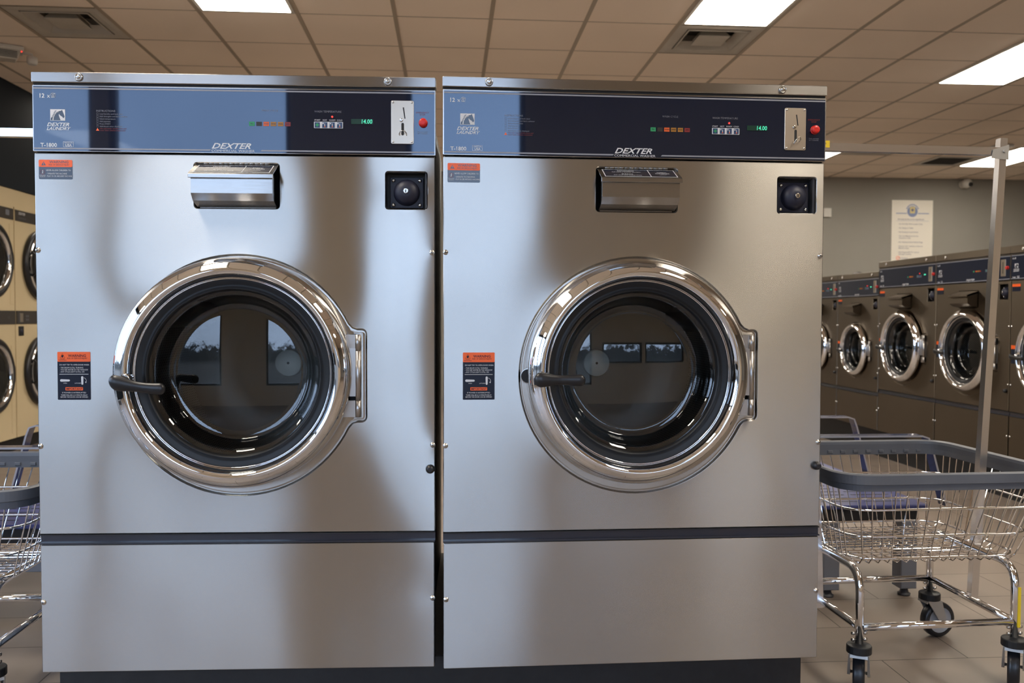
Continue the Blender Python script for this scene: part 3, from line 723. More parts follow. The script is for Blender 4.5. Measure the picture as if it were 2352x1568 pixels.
    for _ in range(1): P2 = [P2[0]]+[((P2[i-1][0]+2*P2[i][0]+P2[i+1][0])/4, (P2[i-1][1]+2*P2[i][1]+P2[i+1][1])/4) for i in range(1, len(P2)-1)]+[P2[-1]]
    dm.lathe([(r*k, h*k) for r, h in P2], (cx, 0, zc), 'chrome', n=n)
    dm.lathe([(.2535*k, -.034*k), (.2520*k, -.0365*k), (.2505*k, -.034*k), (.2505*k, -.02*k)], (cx, 0, zc), 'chrome', n=n)
    door = dm.build('door', t, loc=(px, py, zc))
    def dpart(mb, name):
        o = mb.build(name, door, loc=(px, py, zc)); o.location = (0, 0, 0); return o
    g = MB(); g.lathe([(.2505*k, -.030*k), (.246*k, -.030*k), (.238*k, -.026*k), (.2300*k, -.0255*k), (.2275*k, -.030*k), (.2250*k, -.030*k), (.2225*k, -.024*k), (.2205*k, -.010*k), (.2205*k, .02*k)], (cx, 0, zc), 'rubber', n=72); dpart(g, 'door_gasket')
    g = MB(); g.recalc = False
    pr = [(.2205*k, -.016*k), (.212*k, -.013*k), (.204*k, .0), (.196*k, .028*k), (.190*k, .050*k), (.184*k, .057*k)]
    r0 = .184*k; Rc = 1.9
    for i in range(1, 9):
        r = r0*(1-i/8.3); pr.append((r, .057*k-((r0*r0-r*r)/(2*Rc))))
    g.lathe(pr, (cx, 0, zc), 'glass', n=72, cap1=True); dpart(g, 'door_glass')
    g = MB(); hcx, hz, hyy = cx-.276*k, zc-.014*k, -.092*k
    L = []
    for s_ in range(33):
        u = .5-.5*math.cos(PI*s_/32); x = -.022+u*.138; d_ = u*.138
        q_ = max(0, min(1, (d_-.012)/.060)); q_ = q_*q_*(3-2*q_)
        rad = .0205*(1-q_)+.0132*q_+.0030*max(0, (d_-.085)/.053)
        if d_ < .0195: rad *= math.sqrt(max(.0004, 1-((.0195-d_)/.0195)**2))
        if .138-d_ < .0145: rad *= math.sqrt(max(.0004, 1-((.0145-(.138-d_))/.0145)**2))
        dz = -.010*math.sin(u*PI/2)*sp.get('hang', 1.)
        L.append([((hcx+x*k), hyy+rad*.62*k*math.cos(a), hz+(dz+rad*math.sin(a))*k) for a in [2*PI*i/20 for i in range(20)]])
    g.loft(L, 'plastic', caps=True, smooth=True); ho = dpart(g, 'door_handle')
    g = MB(); g.lathe([(.0135*k, -.045*k), (.0135*k, -.062*k), (.0115*k, -.082*k)], (hcx+.012*k, 0, hz+.004*k), 'chrome', n=24, caps=True); dpart(g, 'handle_post')
    g = MB(); g.lathe([(.012*k, -.002), (.012*k, .018*k), (.004*k, .026*k)], (hcx+.035*k, 0, hz), 'satin', n=16, caps=True); dpart(g, 'latch_pin')
    g = MB(); g.box(hx-.060*k, hy-.004*k, zc-hl*.58, hx, hy+.002, zc+hl*.58, 'satin'); dpart(g, 'hinge_plate')
    door.rotation_euler = (0, 0, ajar)
    return t
def capsule(x0, z0, x1, z1, r0, r1):
    d = math.atan2(z1-z0, x1-x0); L = []
    for i in range(9): a = d+PI/2+PI*i/8; L.append((x0+r0*math.cos(a), z0+r0*math.sin(a)))
    for i in range(9): a = d-PI/2+PI*i/8; L.append((x1+r1*math.cos(a), z1+r1*math.sin(a)))
    return L
def frame_lines(mb, x0, z0, x1, z1, y, m, w=.0007):
    for q in ((x0, z0, x1, z0+w), (x0, z1-w, x1, z1), (x0, z0, x0+w, z1), (x1-w, z0, x1, z1)):
        mb.flat([(q[0], q[1]), (q[2], q[1]), (q[2], q[3]), (q[0], q[3])], y, m)
def basket(mb, x, z, s, y):
    w = s*.13
    for a, b in (((-1, .6), (-.75, -.9)), ((1, .6), (.75, -.9)), ((-.75, -.9), (.75, -.9)), ((-1, .6), (1, .6)), ((-.35, .6), (-.3, -.9)), ((.35, .6), (.3, -.9)), ((-.8, .7), (-.3, 1.1)), ((-.3, 1.1), (.5, 1.0)), ((.5, 1.0), (.9, .7)), ((0, .6), (0, -.9))):
        mb.tube([(x+a[0]*s, y, z+a[1]*s), (x+b[0]*s, y, z+b[1]*s)], w*.5, 'white', n=4)
def horse(mb, x, z, w, h, y):
    def q(pts): return [(x+a*w, z+b*h) for a, b in pts]
    mb.flat(q([(0, 0), (1, 0), (1, 1), (0, 1)]), y, 'white')
    mb.flat(q([(.20, .04), (.22, .30), (.30, .55), (.42, .74), (.58, .84), (.74, .88), (.80, .97), (.83, .84), (.88, .70), (.93, .52), (.97, .36), (.93, .26), (.86, .25), (.80, .36), (.72, .42), (.64, .50), (.60, .62), (.57, .50), (.60, .36), (.70, .04)]), y-.0003, 'decal')
    mb.flat(q([(.035, .04), (.15, .04), (.16, .30), (.04, .20)]), y-.0003, 'decal')
    for a in range(5):
        zz = .22+a*.14; xx = .05+a*.055
        mb.flat(q([(xx, zz), (.17+a*.05, zz+.03), (.21+a*.06, zz+.13), (xx+.03, zz+.06)]), y-.0003, 'decal')
    mb.tube([(x+.20*w, y-.0004, z+.04*h), (x+.235*w, y-.0004, z+.32*h), (x+.34*w, y-.0004, z+.58*h), (x+.46*w, y-.0004, z+.72*h), (x+.60*w, y-.0004, z+.79*h)], .0006, 'white', n=4)
    mb.flat(q([(.66, .30), (.74, .24), (.80, .26), (.86, .12), (.97, .20), (.97, .02), (.72, .02)]), y-.0004, 'white')
def casing(sp, t):
    W_, zb, zt, ins = sp['W'], sp['zb'], sp['zt'], sp['inset']; cx, cz, R = sp['door']; dp = sp['depth']
    c = MB()
    # thin front rim just behind the sheets
    for x0, x1 in ((.004, .03), (W_-.03, W_-.004)): c.box(x0, .012, zb, x1, .05, zt-.004, 'casing')
    c.box(ins, .05, zb, ins+.02, dp, zt-.01, 'casing').box(W_-ins-.02, .05, zb, W_-ins, dp, zt-.01, 'casing')
    c.box(ins, .05, zt-.03, W_-ins, dp, zt-.01, 'casing').box(ins, .05, zb, W_-ins, dp, zb+.02, 'casing').box(ins+.02, dp-.02, zb, W_-ins-.02, dp, zt-.01, 'casing')
    return c.build('casing', t)
def dispenser(sp, t, metal, hi):
    x0, z0, x1, z1 = sp['disp']; f = sp['fs']
    m2 = 'steel2' if hi else metal
    mx = (x0+x1)/2; w = sp['dw']/2            # half width of the box
    zt_, zf, zb1, zb0 = z1-.004*f, z1-.043*f, z0+.030*f, z0+.010*f
    d = sp['dd']
    # side profile (y,z) of the box: back top, front top, front bottom, chamfer, back bottom
    prof = [(.030, zt_-.010*f), (-d+.004, zf-.006*f), (-d+.004, zb1+.006*f), (-d*.62, z0+.018*f), (.004, z0+.006*f), (.030, z0+.006*f)]
    g = MB(); L = [[(mx-w, y, z) for y, z in prof], [(mx+w, y, z) for y, z in prof]]
    g.loft(L, m2, caps=True)
    g.plate(rrect(x0+.0036, z0+.0036, x1-.0036, z1-.0036, .008*f), .043, .046, 'black')
    g.box(x0+.014*f, .012, z0+.0045*f, x1-.014*f, .03, z0+.008*f, m2)
    box = g.build('soap_dispenser', t)
    # lid
    g = MB(); lw = w+.004*f; th = .0022
    slope = Vector((0, -d-.004-.012, zf-zt_)); nrm = Vector((0, slope.z, -slope.y)).normalized()
    if nrm.z < 0: nrm = -nrm
    A = Vector((0, .012, zt_-.001)); B = Vector((0, -d-.004, zf+.002))
    def V(x, p, o): return (x, p.y+nrm.y*o, p.z+nrm.z*o)
    lw2 = lw
    L = [[V(mx-lw, A, 0), V(mx+lw, A, 0), V(mx+lw, A, th), V(mx-lw, A, th)], [V(mx-lw, B, 0), V(mx+lw, B, 0), V(mx+lw, B, th), V(mx-lw, B, th)]]
    g.loft(L, m2, caps=True)
    g.box(mx-lw, -d-.006, zf-.0085*f, mx+lw, -d-.001, zf+.0025, m2, bev=.001)
    lid = g.build('dispenser_lid', box)
    if hi:
        g = MB(); u = (B-A)
        def Q(a, b, o=th+.0006): # a 0..1 across, b 0..1 down
            p = A+u*b; return V(mx-lw+2*lw*a, p, o)
        def quad(a0, b0, a1, b1, m, o): g.add([Q(a0, b0, o), Q(a1, b0, o), Q(a1, b1, o), Q(a0, b1, o)], [(0, 1, 2, 3)], m)
        quad(.05, .16, .955, .93, 'white', th+.0004); quad(.060, .19, .618, .90, 'panelface', th+.0008); quad(.628, .19, .945, .90, 'panelface', th+.0008)
        def tx(s_, a, b, size, m='white'):
            st = MB(); st.text(s_, size, 0, 0, 0, m, align='CENTER'); p = A+u*b; un = u.normalized()
            vs = [(mx-lw+2*lw*a+v[0], p.y-un.y*v[2]+nrm.y*(th+.0011), p.z-un.z*v[2]+nrm.z*(th+.0011)) for v in st.v]
            g.add(vs, st.f, m)
        tx('DETERGENT', .34, .37, .0085); tx('Add liquid or powder detergent', .34, .47, .0062); tx('BLEACH', .34, .70, .0085); tx('Add when cycle displays bleach', .34, .80, .0062)
        tx('FABRIC', .785, .50, .0085); tx('SOFTENER', .785, .61, .0085); tx('optional', .785, .71, .006)
        g.build('lid_label', box)
        g = MB(); nkn = 13; hw = lw*.80
        for q_ in range(nkn):
            xa = mx-hw+2*hw*q_/nkn; xb = mx-hw+2*hw*(q_+.93)/nkn; r = .0030
            g.lathe([(r, xa), (r, xb)], (0, .006, zt_+.002), 'screw' if q_ % 2 else 'satin', n=10, axis='x', caps=True)
        g.build('lid_hinge', box)
    return box
# ------------------------------------------------------------------ the two front washers
BIG = dict(W=1.077, zb=.180, zt=1.806, tz=1.778, pz=1.595, d1=.560, d0=.531, door=(.541, .993, .309), tab=.889, disp=(.422, 1.4455, .654, 1.572), dw=.214, dd=.055,
           lock=(.938, 1.4475, 1.0545, 1.553), warn1=(.0137, 1.5735), warn2=(.056, 1.0575), screws=[(.0085, 1.331), (1.066, 1.331), (.0085, .801), (1.068, .801), (.0105, .374), (1.068, .374)],
           plug=(1.0615, .735), bul=(.126, .947), fs=1.0, drum=.66, inset=.030, depth=1.15)
A = dict(BIG, loc=(-1.1129, 2.4018, 0), rz=-.03, hang=2.1)
B = dict(BIG, loc=(-.0185, 2.3531, 0), rz=.01, lever_down=True, hang=.2)
washer('commercial_washer', A, 'large stainless steel front-loading washer on the left of the pair, its door slightly ajar', 'large front washers', ajar=.085)
washer('commercial_washer', B, 'large stainless steel front-loading washer on the right of the pair, its door shut', 'large front washers', metal='steelr')
bs = MB(); bs.box(-1.085, 2.45, 0, 1.045, 3.52, .180, 'base', bev=.003)
tag(bs.build('machine_base', None), 'black painted floor base under the two large front washers', 'base')
# ------------------------------------------------------------------ washers in the row on the right
BGR = dict(W=.808, zb=.240, zt=1.594, tz=1.548, pz=1.385, d1=.575, d0=.545, door=(.375, .925, .272), tab=.700, disp=(.268, 1.215, .486, 1.335), dw=.205, dd=.075,
           lock=(.690, 1.265, .785, 1.365), warn1=(.012, 1.360), warn2=(.012, .985), screws=[(.012, 1.10), (.796, 1.10), (.012, .74), (.796, .74), (.012, .42), (.796, .42)],
           plug=(.78, .70), bul=(.12, .69), fs=.86, drum=.55, inset=.012, depth=.85)
SML = dict(W=.733, zb=.240, zt=1.522, tz=1.480, pz=1.325, d1=.545, d0=.515, door=(.345, .873, .222), tab=.625, disp=(.245, 1.165, .430, 1.275), dw=.175, dd=.070,
           lock=(.625, 1.215, .705, 1.305), warn1=(.012, 1.305), warn2=(.012, .94), screws=[(.012, 1.08), (.721, 1.08), (.012, .70), (.721, .70), (.012, .40), (.721, .40)],
           plug=(.70, .66), bul=(.10, .63), fs=.78, drum=.5, inset=.012, depth=.85, small=True)
XR = 3.45
row = [(BGR, 6.667, 'tall steel washer in the right row, just right of the step up in height'),
       (BGR, 5.856, 'mid-size steel washer in the right row, directly behind the upright chrome post'),
       (BGR, 5.045, 'steel washer cut off by the right edge of the photo, nearest of the right row')]
for sp, y, lb in row:
    washer('row_washer', dict(sp, loc=(XR, y, 0), rz=-PI/2), lb, 'row of washers on the right', metal='steelb', hi=False)
washer('row_washer', dict(SML, loc=(XR, 7.402, 0), rz=-PI/2), 'smaller and lower steel washer in the right row, left of the step up in height', 'row of washers on the right', metal='steelb', hi=False)
washer('row_washer', dict(SML, loc=(XR, 8.137, 0), rz=-PI/2), 'farthest washer of the right row, mostly hidden behind the front washer edge', 'row of washers on the right', metal='steelb', hi=False)
tag(MB().box(XR+.11, 4.2, 0, XR+.86, 8.9, .240, 'base').build('machine_base', None), 'long black floor base under the row of washers on the right', 'base')

# ------------------------------------------------------------------ stacked dryers on the left
def dryer():
    t = thing('stack_dryer', (0, 0, 0), 0, 'x', 'dryer', 'stacked dryers along the left wall'); w, zb, zt = .80, .128, 2.046
    c = MB(); cx = .42; R = .285
    cen = [(cx, 1.585), (cx, .665)]
    outer = rrect(.003, zb, w-.003, zt, .004, 2)
    c.holes(outer, [circ(cx, z, R*.80, 48) for _, z in cen], 0, 'dryer')
    c.loft([[(x, 0, z) for x, z in outer], [(x, .03, z) for x, z in outer]], 'dryer')
    c.box(.006, .03, zb, .03, .95, zt, 'dryer').box(w-.03, .03, zb, w-.006, .95, zt, 'dryer').box(.03, .03, zt-.03, w-.03, .95, zt, 'dryer').box(.03, .93, zb, w-.03, .95, zt-.03, 'casing').box(.03, .03, 1.10, w-.03, .93, 1.16, 'casing')
    for _, z in cen: c.lathe([(R*.80, 0), (R*.80, .12), (R*1.0, .13), (R*1.0, .80)], (cx, 0, z), 'drumback', n=40, cap1=True)
    c.build('cabinet', t)
    MB().box(.012, -.006, 1.935, w-.012, -.001, 2.026, 'dryerband').text('DEXTER', .030, .06, 1.990, -.0065, 'white', shear=.35, bold=.01).text('STACK DRYER', .020, .06, 1.955, -.0065, 'grey').flat(rrect(.66, 1.965, .72, 2.01, .004), -.0065, 'grey').build('name_band', t)
    g = MB().box(.006, -.008, 1.075, w-.006, -.001, 1.185, 'dryerband').box(.055, -.012, 1.09, .105, -.007, 1.165, 'plate')
    for a in range(4): g.flat(circ(.17+.03*(a % 2), 1.11+.03*(a//2), .010, 12), -.0085, 'grey')
    g.text('1 2', .03, .70, 1.12, -.0085, 'grey', align='RIGHT'); g.build('control_band', t)
    MB().plate(rrect(.045, .975, .13, 1.055, .004), -.004, -.0005, 'black').lathe([(.02, -.004), (.014, -.012)], (.088, 0, 1.015), 'navydome', n=16, cap1=True).build('coin_vault', t)
    for za, zb_ in ((1.24, 1.90), (.17, .90)):
        MB().plate(rrect(w-.075, za, w-.012, zb_, .006), -.004, -.0005, 'dryer', bev=.001).build('hinge_panel', t)
    for _, z in cen:
        d = MB(); d.lathe([(R*1.02, 0), (R*1.06, -.015), (R*1.06, -.035), (R*1.0, -.045), (R*.93, -.045), (R*.90, -.035)], (cx, 0, z), 'plastic', n=56)
        d.lathe([(R*.90, -.035), (R*.88, -.048), (R*.82, -.048), (R*.79, -.03), (R*.79, -.01)], (cx, 0, z), 'chrome', n=56); do = d.build('door', t)
        MB().lathe([(R*.80, -.028), (R*.4, -.032)], (cx, 0, z), 'glass', n=48, cap1=True).build('door_glass', do)
        h = MB(); h.tube([(cx-R*.80, -.05, z-.10), (cx-R*.84, -.085, z-.075), (cx-R*.84, -.085, z+.075), (cx-R*.80, -.05, z+.10)], .012, 'plastic', n=8); h.build('door_handle', do)
        MB().lathe([(.012, -.065), (.012, .065)], (cx+R*1.02, -.03, z), 'chrome', n=10, axis='z', caps=True).build('door_hinge', do)
    return t
d0 = dryer()
# local x runs away from the camera for machines facing right (+X)
labs = ['cream stacked dryer at the left edge, second from the washer, only its door edge showing', 'cream stacked dryer beside the left front washer edge, farther of the two seen']
for k, (y, lb) in enumerate(((6.61, labs[0]), (7.42, labs[1]))):
    o = d0 if k == 0 else copy_tree(d0); o.location = (-3.6, y, 0); o.rotation_euler = (0, 0, PI/2); o['label'] = lb
tag(MB().box(-4.55, 5.0, 2.046, -3.60, 9.6, 2.188, 'dryer').build('filler_panel', None), 'long cream panel closing the gap above the stacked dryers', 'panel')
tag(MB().box(-4.50, 5.0, 0, -3.68, 9.6, .127, 'base').build('machine_base', None), 'black floor base under the cream stacked dryers on the left', 'base')

# ------------------------------------------------------------------ laundry carts
def arc_pts(pts, r, n=5, closed=True):
    """round the corners of a polyline"""
    out = []; k = len(pts)
    for i in range(k):
        p, c, q = Vector(pts[i-1]), Vector(pts[i]), Vector(pts[(i+1) % k])
        if not closed and i in (0, k-1): out.append(tuple(c)); continue
        a = (p-c); b = (q-c); rr = min(r, a.length*.48, b.length*.48); a.normalize(); b.normalize()
        for s_ in range(n+1):
            u = s_/n; out.append(tuple((c+a*rr)*(1-u)**2+c*2*u*(1-u)+(c+b*rr)*u*u))
    return out
def cart(loc, rz, label, ro, sticker=True, casters=None, pex=0.):
    t = thing('laundry_cart', loc, rz, label, 'laundry cart', 'wire laundry carts')
    hx, hy = .2535, .222
    zr = .660; RX, RY = .368, .345; BX, BY = .285, .235; bo = (ro[0]*.5, ro[1]*.5); zb = .402
    # frame : two inverted hoops and four rails
    for sx in (-1, 1):
        f = MB(); pts = arc_pts([(sx*hx, -hy, .165), (sx*hx, -hy, zb-.012), (sx*hx, hy, zb-.012), (sx*hx, hy, .165)], .07, 6, False)
        f.tube(pts, .0125, 'chrome', n=12); f.build('leg_hoop', t)
        f = MB(); f.tube([(sx*hx, -hy+.01, .215), (sx*hx, hy-.01, .215)], .0115, 'chrome', n=12); f.build('side_rail', t)
    for sy in (-1, 1):
        f = MB(); f.tube([(-hx+.01, sy*hy, .215), (hx-.01, sy*hy, .215)], .0115, 'chrome', n=12); f.build('cross_rail', t)
    if sticker: MB().box(hx+.0005, -hy-.0132, .20, hx+.0105, -hy-.0105, .325, 'yellow').build('sticker', t)
    # basket wires
    def ring(hx_, hy_, z, off, rad, r, m='chrome', n=8):
        b = MB(); c4 = [(off[0]-hx_, off[1]-hy_, z), (off[0]+hx_, off[1]-hy_, z), (off[0]+hx_, off[1]+hy_, z), (off[0]-hx_, off[1]+hy_, z)]
        b.tube(arc_pts(c4, rad, 6), r, m, n=n, closed=True); return b
    w = MB()
    for u in (.0, .30, .66):
        a = u; r_ = ring(BX+(RX-BX)*a, BY+(RY-BY)*a, zb+(zr-.02-zb)*a, (bo[0]+(ro[0]-bo[0])*a, bo[1]+(ro[1]-bo[1])*a), .10, .0036)
        w.add(r_.v, r_.f, 'chrome', True)
    NX, NY = 17, 15; r = .0021
    def side(u, v, s_):   # parameter along side u in -1..1, v height 0..1
        cx_ = bo[0]+(ro[0]-bo[0])*v; cy_ = bo[1]+(ro[1]-bo[1])*v; X = BX+(RX-BX)*v; Y = BY+(RY-BY)*v; z = zb-.012+(zr-zb)*v
        return {'f': (cx_+u*(X-.0), cy_-Y, z), 'b': (cx_+u*X, cy_+Y, z), 'l': (cx_-X, cy_+u*Y, z), 'r': (cx_+X, cy_+u*Y, z)}[s_]
    for i in range(NX):
        u = -.88+1.76*i/(NX-1)
        f0, f1 = side(u, 0, 'f'), side(u, .89, 'f'); b0, b1 = side(u, 0, 'b'), side(u, .89, 'b')
        w.tube([f1, side(u, .3, 'f'), side(u, .06, 'f'), (f0[0], f0[1]+.02, zb-.018), (b0[0], b0[1]-.02, zb-.018), side(u, .06, 'b'), side(u, .3, 'b'), b1], r, 'chrome', n=5)
    for i in range(NY):
        u = -.86+1.72*i/(NY-1)
        l0, r0 = side(u, 0, 'l'), side(u, 0, 'r')
        w.tube([side(u, .89, 'l'), side(u, .3, 'l'), side(u, .06, 'l'), (l0[0]+.02, l0[1], zb-.014), (r0[0]-.02, r0[1], zb-.014), side(u, .06, 'r'), side(u, .3, 'r'), side(u, .89, 'r')], r, 'chrome', n=5)
    w.build('wire_basket', t)
    # bumper rim : upper band with a step and a lower skirt
    b = MB(); sec = [(.012, .010), (.012, -.018), (.004, -.021), (.003, -.040), (-.006, -.041), (-.007, -.020), (-.010, .0), (-.009, .010), (-.002, .014), (.006, .014)]
    c4 = [(ro[0]-RX, ro[1]-RY, 0), (ro[0]+RX, ro[1]-RY, 0), (ro[0]+RX, ro[1]+RY, 0), (ro[0]-RX, ro[1]+RY, 0)]
    path = arc_pts(c4, .11, 16); n = len(path); L = []
    for i in range(n+1):
        p = Vector(path[i % n]); tn = (Vector(path[(i+1) % n])-Vector(path[i-1 if i < n else n-1])).normalized() if i % n else (Vector(path[1])-Vector(path[-1])).normalized()
        nr = Vector((tn.y, -tn.x, 0))
        L.append([(p.x+nr.x*a, p.y+nr.y*a, zr+h) for a, h in sec])
    b.loft(L, 'rim', smooth=False)
    # moulded lugs on the inside of the band
    for i in range(12):
        u = -.78+1.56*i/11
        b.box(ro[0]+u*RX-.010, ro[1]+RY-.011, zr-.034, ro[0]+u*RX+.010, ro[1]+RY-.006, zr-.022, 'rim', bev=.002)
        b.box(ro[0]+u*RX-.010, ro[1]-RY+.006, zr-.034, ro[0]+u*RX+.010, ro[1]-RY+.011, zr-.022, 'rim', bev=.002)
    b.build('bumper_rim', t)
    # garment rail
    for s_ in (-1, 1):
        p = MB(); xb = hx+.018; xt = max(ro[0]+RX*1., hx)+.016 if s_ == 1 else 0
        if s_ == 1: bot, top = (xb+pex, .01, .20), (hx+.085+pex*.6, .0, 1.750)
        else: bot, top = (-xb, .01, .20), (-hx-.085, .0, 1.750)
        v = Vector(top)-Vector(bot); q = .0125
        p.loft([[(bot[0]-q, bot[1]-q, bot[2]), (bot[0]+q, bot[1]-q, bot[2]), (bot[0]+q, bot[1]+q, bot[2]), (bot[0]-q, bot[1]+q, bot[2])], [(top[0]-q, top[1]-q, top[2]), (top[0]+q, top[1]-q, top[2]), (top[0]+q, top[1]+q, top[2]), (top[0]-q, top[1]+q, top[2])]], 'post', caps=True)
        post = p.build('garment_post', t)
        g = MB(); zt = 1.700; xx = bot[0]+(top[0]-bot[0])*(zt-.2)/1.535
        g.loft([[(xx+s_*.016, -.016, zt-.022), (xx+s_*.016, -.016, zt+.028), (xx-s_*.04, -.016, zt+.010), (xx-s_*.045, -.016, zt-.018)], [(xx+s_*.016, -.0145, zt-.022), (xx+s_*.016, -.0145, zt+.028), (xx-s_*.04, -.0145, zt+.010), (xx-s_*.045, -.0145, zt-.018)]], 'fork', caps=True)
        g.lathe([(.006, -.0165), (.005, -.021)], (xx, 0, zt+.006), 'fork', n=10, cap1=True)
        g.build('corner_bracket', post)
    xx = hx+.085-.005
    p = MB().box(-xx, -.0125, 1.694, xx, .0125, 1.719, 'post')
    rail = p.build('garment_rail', t)
    if sticker: MB().box(-.312, -.0136, 1.704, -.266, -.0128, 1.726, 'yellow').text('TIP', .016, -.289, 1.709, -.0140, 'decal', align='CENTER').build('tip_label', rail)
    # casters
    casters = casters or [0, 0, 0, 0]
    for (sx, sy), sw in zip(((-1, -1), (1, -1), (1, 1), (-1, 1)), casters):
        X, Y = sx*hx, sy*hy; ca, sa = math.cos(sw), math.sin(sw)
        def Rt(mb):
            mb.v = [(X+(v[0])*ca-(v[1])*sa, Y+(v[0])*sa+(v[1])*ca, v[2]) for v in mb.v]; return mb
        c = MB(); c.lathe([(.034, .139), (.0365, .1395), (.0368, .142), (.0366, .160), (.0350, .1625), (.012, .1675)], (0, 0, 0), 'rubber', n=28, axis='z', caps=True, smooth=False)
        co = Rt(c).build('caster', t)
        f = MB()
        for s2 in (-1, 1):
            f.loft([[(s2*.0245, -.026, .138), (s2*.0245, .030, .138), (s2*.0245, .046, .066), (s2*.0245, .036, .052), (s2*.0245, .022, .060)], [(s2*.0290, -.026, .138), (s2*.0290, .030, .138), (s2*.0330, .046, .066), (s2*.0330, .036, .052), (s2*.0330, .022, .060)]], 'fork', caps=True)
        f.loft([[(-.0245, -.027, .138), (.0245, -.027, .138), (.0245, -.024, .138), (-.0245, -.024, .138)], [(-.0255, -.029, .129), (.0255, -.029, .129), (.0255, -.026, .129), (-.0255, -.026, .129)]], 'fork', caps=True)
        f.box(-.0288, -.024, .134, .0288, .026, .140, 'fork')
        f.lathe([(.005, -.031), (.005, .031)], (0, .034, .0635), 'screw', n=10, axis='x', caps=True)
        Rt(f).build('caster_fork', co)
        wv = MB(); wv.lathe([(.046, -.0175), (.057, -.0172), (.0620, -.013), (.0635, -.006), (.0635, .006), (.0620, .013), (.057, .0172), (.046, .0175)], (0, .034, .0635), 'tyre', n=40, axis='x')
        wv.lathe([(.047, -.0150), (.040, -.012), (.030, -.010), (.012, -.014), (.0, -.014)], (0, .034, .0635), 'hub', n=32, axis='x'); wv.lathe([(.047, .0150), (.040, .012), (.030, .010), (.012, .014), (.0, .014)], (0, .034, .0635), 'hub', n=32, axis='x')
        Rt(wv).build('wheel', co)
        s3 = MB()
        for zz in (.178, .198):
            for dx in (-.019, .019): s3.lathe([(.0045, -.0055), (.006, 0), (.0045, .0055)], (dx, 0, zz), 'screw', n=10, axis='x', caps=True)
            s3.tube([(-.019, 0, zz), (.019, 0, zz)], .0028, 'screw', n=6)
        s3.v = [(v[0]+X, v[1]+Y, v[2]) for v in s3.v]; s3.build('clamp_bolts', co)
    return t
cart((1.490, 2.725, 0), .035, 'chrome wire laundry cart right of the front washers, with a grey bumper rim', (.087, .165), casters=[-.50, -.64, -1.45, .5])
cart((-1.540, 2.715, 0), .0, 'chrome wire laundry cart at the left edge, half hidden by the left front washer', (.0, .07), sticker=False, pex=.035, casters=[.3, .6, .2, .8])

# ------------------------------------------------------------------ waiting benches
def bench(s, loc, label):
    t = thing('bench', loc, 0, label, 'bench', 'blue waiting benches')
    # local: x=0 is the outer end, seats run away along +y ; s=+1 the outer end points right
    for k in range(2):
        y0 = k*.64
        g = MB(); g.box(min(0, -s*.50), y0, .370, max(0, -s*.50), y0+.56, .387, 'benchblue', bev=.004)
        for a in range(7):
            for b_ in range(2):
                xx = -s*(.06+b_*.20); g.box(min(xx, xx-s*.17), y0+.07+a*.065, .3871, max(xx, xx-s*.17), y0+.082+a*.065, .3876, 'black')
        g.build('seat', t)
    for k in range(3):
        y0 = k*.64-.065
        pts = [(-s*.52, .682), (-s*.065, .682), (-s*.035, .672), (-s*.020, .633), (s*.045, .395)]
        g = MB(); L = []
        th = .007
        for i, (x, z) in enumerate(pts):
            a = pts[max(0, i-1)]; b_ = pts[min(len(pts)-1, i+1)]; dx, dz = b_[0]-a[0], b_[1]-a[1]; l = math.hypot(dx, dz); nx, nz = -dz/l, dx/l
            if s > 0: nx, nz = -nx, -nz
            L.append([(x, y0, z), (x, y0+.055, z), (x+nx*th, y0+.055, z+nz*th), (x+nx*th, y0, z+nz*th)])
        g.loft(L, 'benchbar', caps=True)
        L2 = [[(p[0][0], y0-.0012, p[0][2]), (p[0][0], y0, p[0][2]), (p[3][0], y0, p[3][2]), (p[3][0], y0-.0012, p[3][2])] for p in L]
        g.loft(L2, 'benchedge', caps=True)
        g.build('armrest', t)
    for yb in (.02, 1.10): MB().box(min(-s*.42, -s*.03), yb, .315, max(-s*.42, -s*.03), yb+.05, .369, 'black').build('seat_bracket', t)
    for yy in (.01, 1.09):
        for xx in (-s*.07, -s*.40):
            g = MB(); g.box(xx-.034, yy, .035, xx+.034, yy+.075, .315, 'benchgrey', bev=.003); lg = g.build('leg', t)
            MB().lathe([(.024, 0), (.026, .008), (.018, .012), (.012, .035)], (xx, yy+.037, 0), 'casing', n=20, axis='z', caps=True).build('foot', lg)
    for yy in (.025, 1.105):
        MB().box(min(-s*.366, -s*.104), yy, .205, max(-s*.366, -s*.104), yy+.05, .262, 'benchgrey', bev=.002).build('stretcher', t)
    return t
bench(1, (1.965, 3.37, 0), 'blue metal bench with flat loop armrests behind the right laundry cart')
bench(-1, (-1.84, 3.24, 0), 'blue metal bench with flat loop armrests behind the left laundry cart')

# ------------------------------------------------------------------ back wall and ceiling fittings
sg = MB(); yw = Y1-.006
sg.box(6.055, yw, 1.46, 6.64, Y1-.001, 2.755, 'paper')
yy = yw-.0008; sx = 6.3475
sg.lathe([(.075, 0), (.0, 0)], (sx, yy, 2.60), 'signblue', n=32); sg.flat(rrect(sx-.036, 2.575, sx+.036, 2.665, .008), yy-.0006, 'signyellow'); sg.flat(circ(sx, 2.62, .02, 16), yy-.0012, 'signgrey')
for a in range(9):
    an = PI*.15+PI*.7*a/8; sg.flat(circ(sx+.088*math.cos(an), 2.60+.095*math.sin(an), .011, 8), yy-.0006, 'signblue')
for xa, xb in ((6.115, 6.27), (6.425, 6.585)): sg.flat([(xa, 2.568), (xb, 2.568), (xb, 2.580), (xa, 2.580)], yy, 'signblue')
sg.text('We kindly ask that you be respectful and:', .026, 6.14, 2.485, yy, 'signgrey', wide=.86, bold=.02)
sg.flat([(6.12, 2.470), (6.585, 2.470), (6.585, 2.473), (6.12, 2.473)], yy, 'signblue')
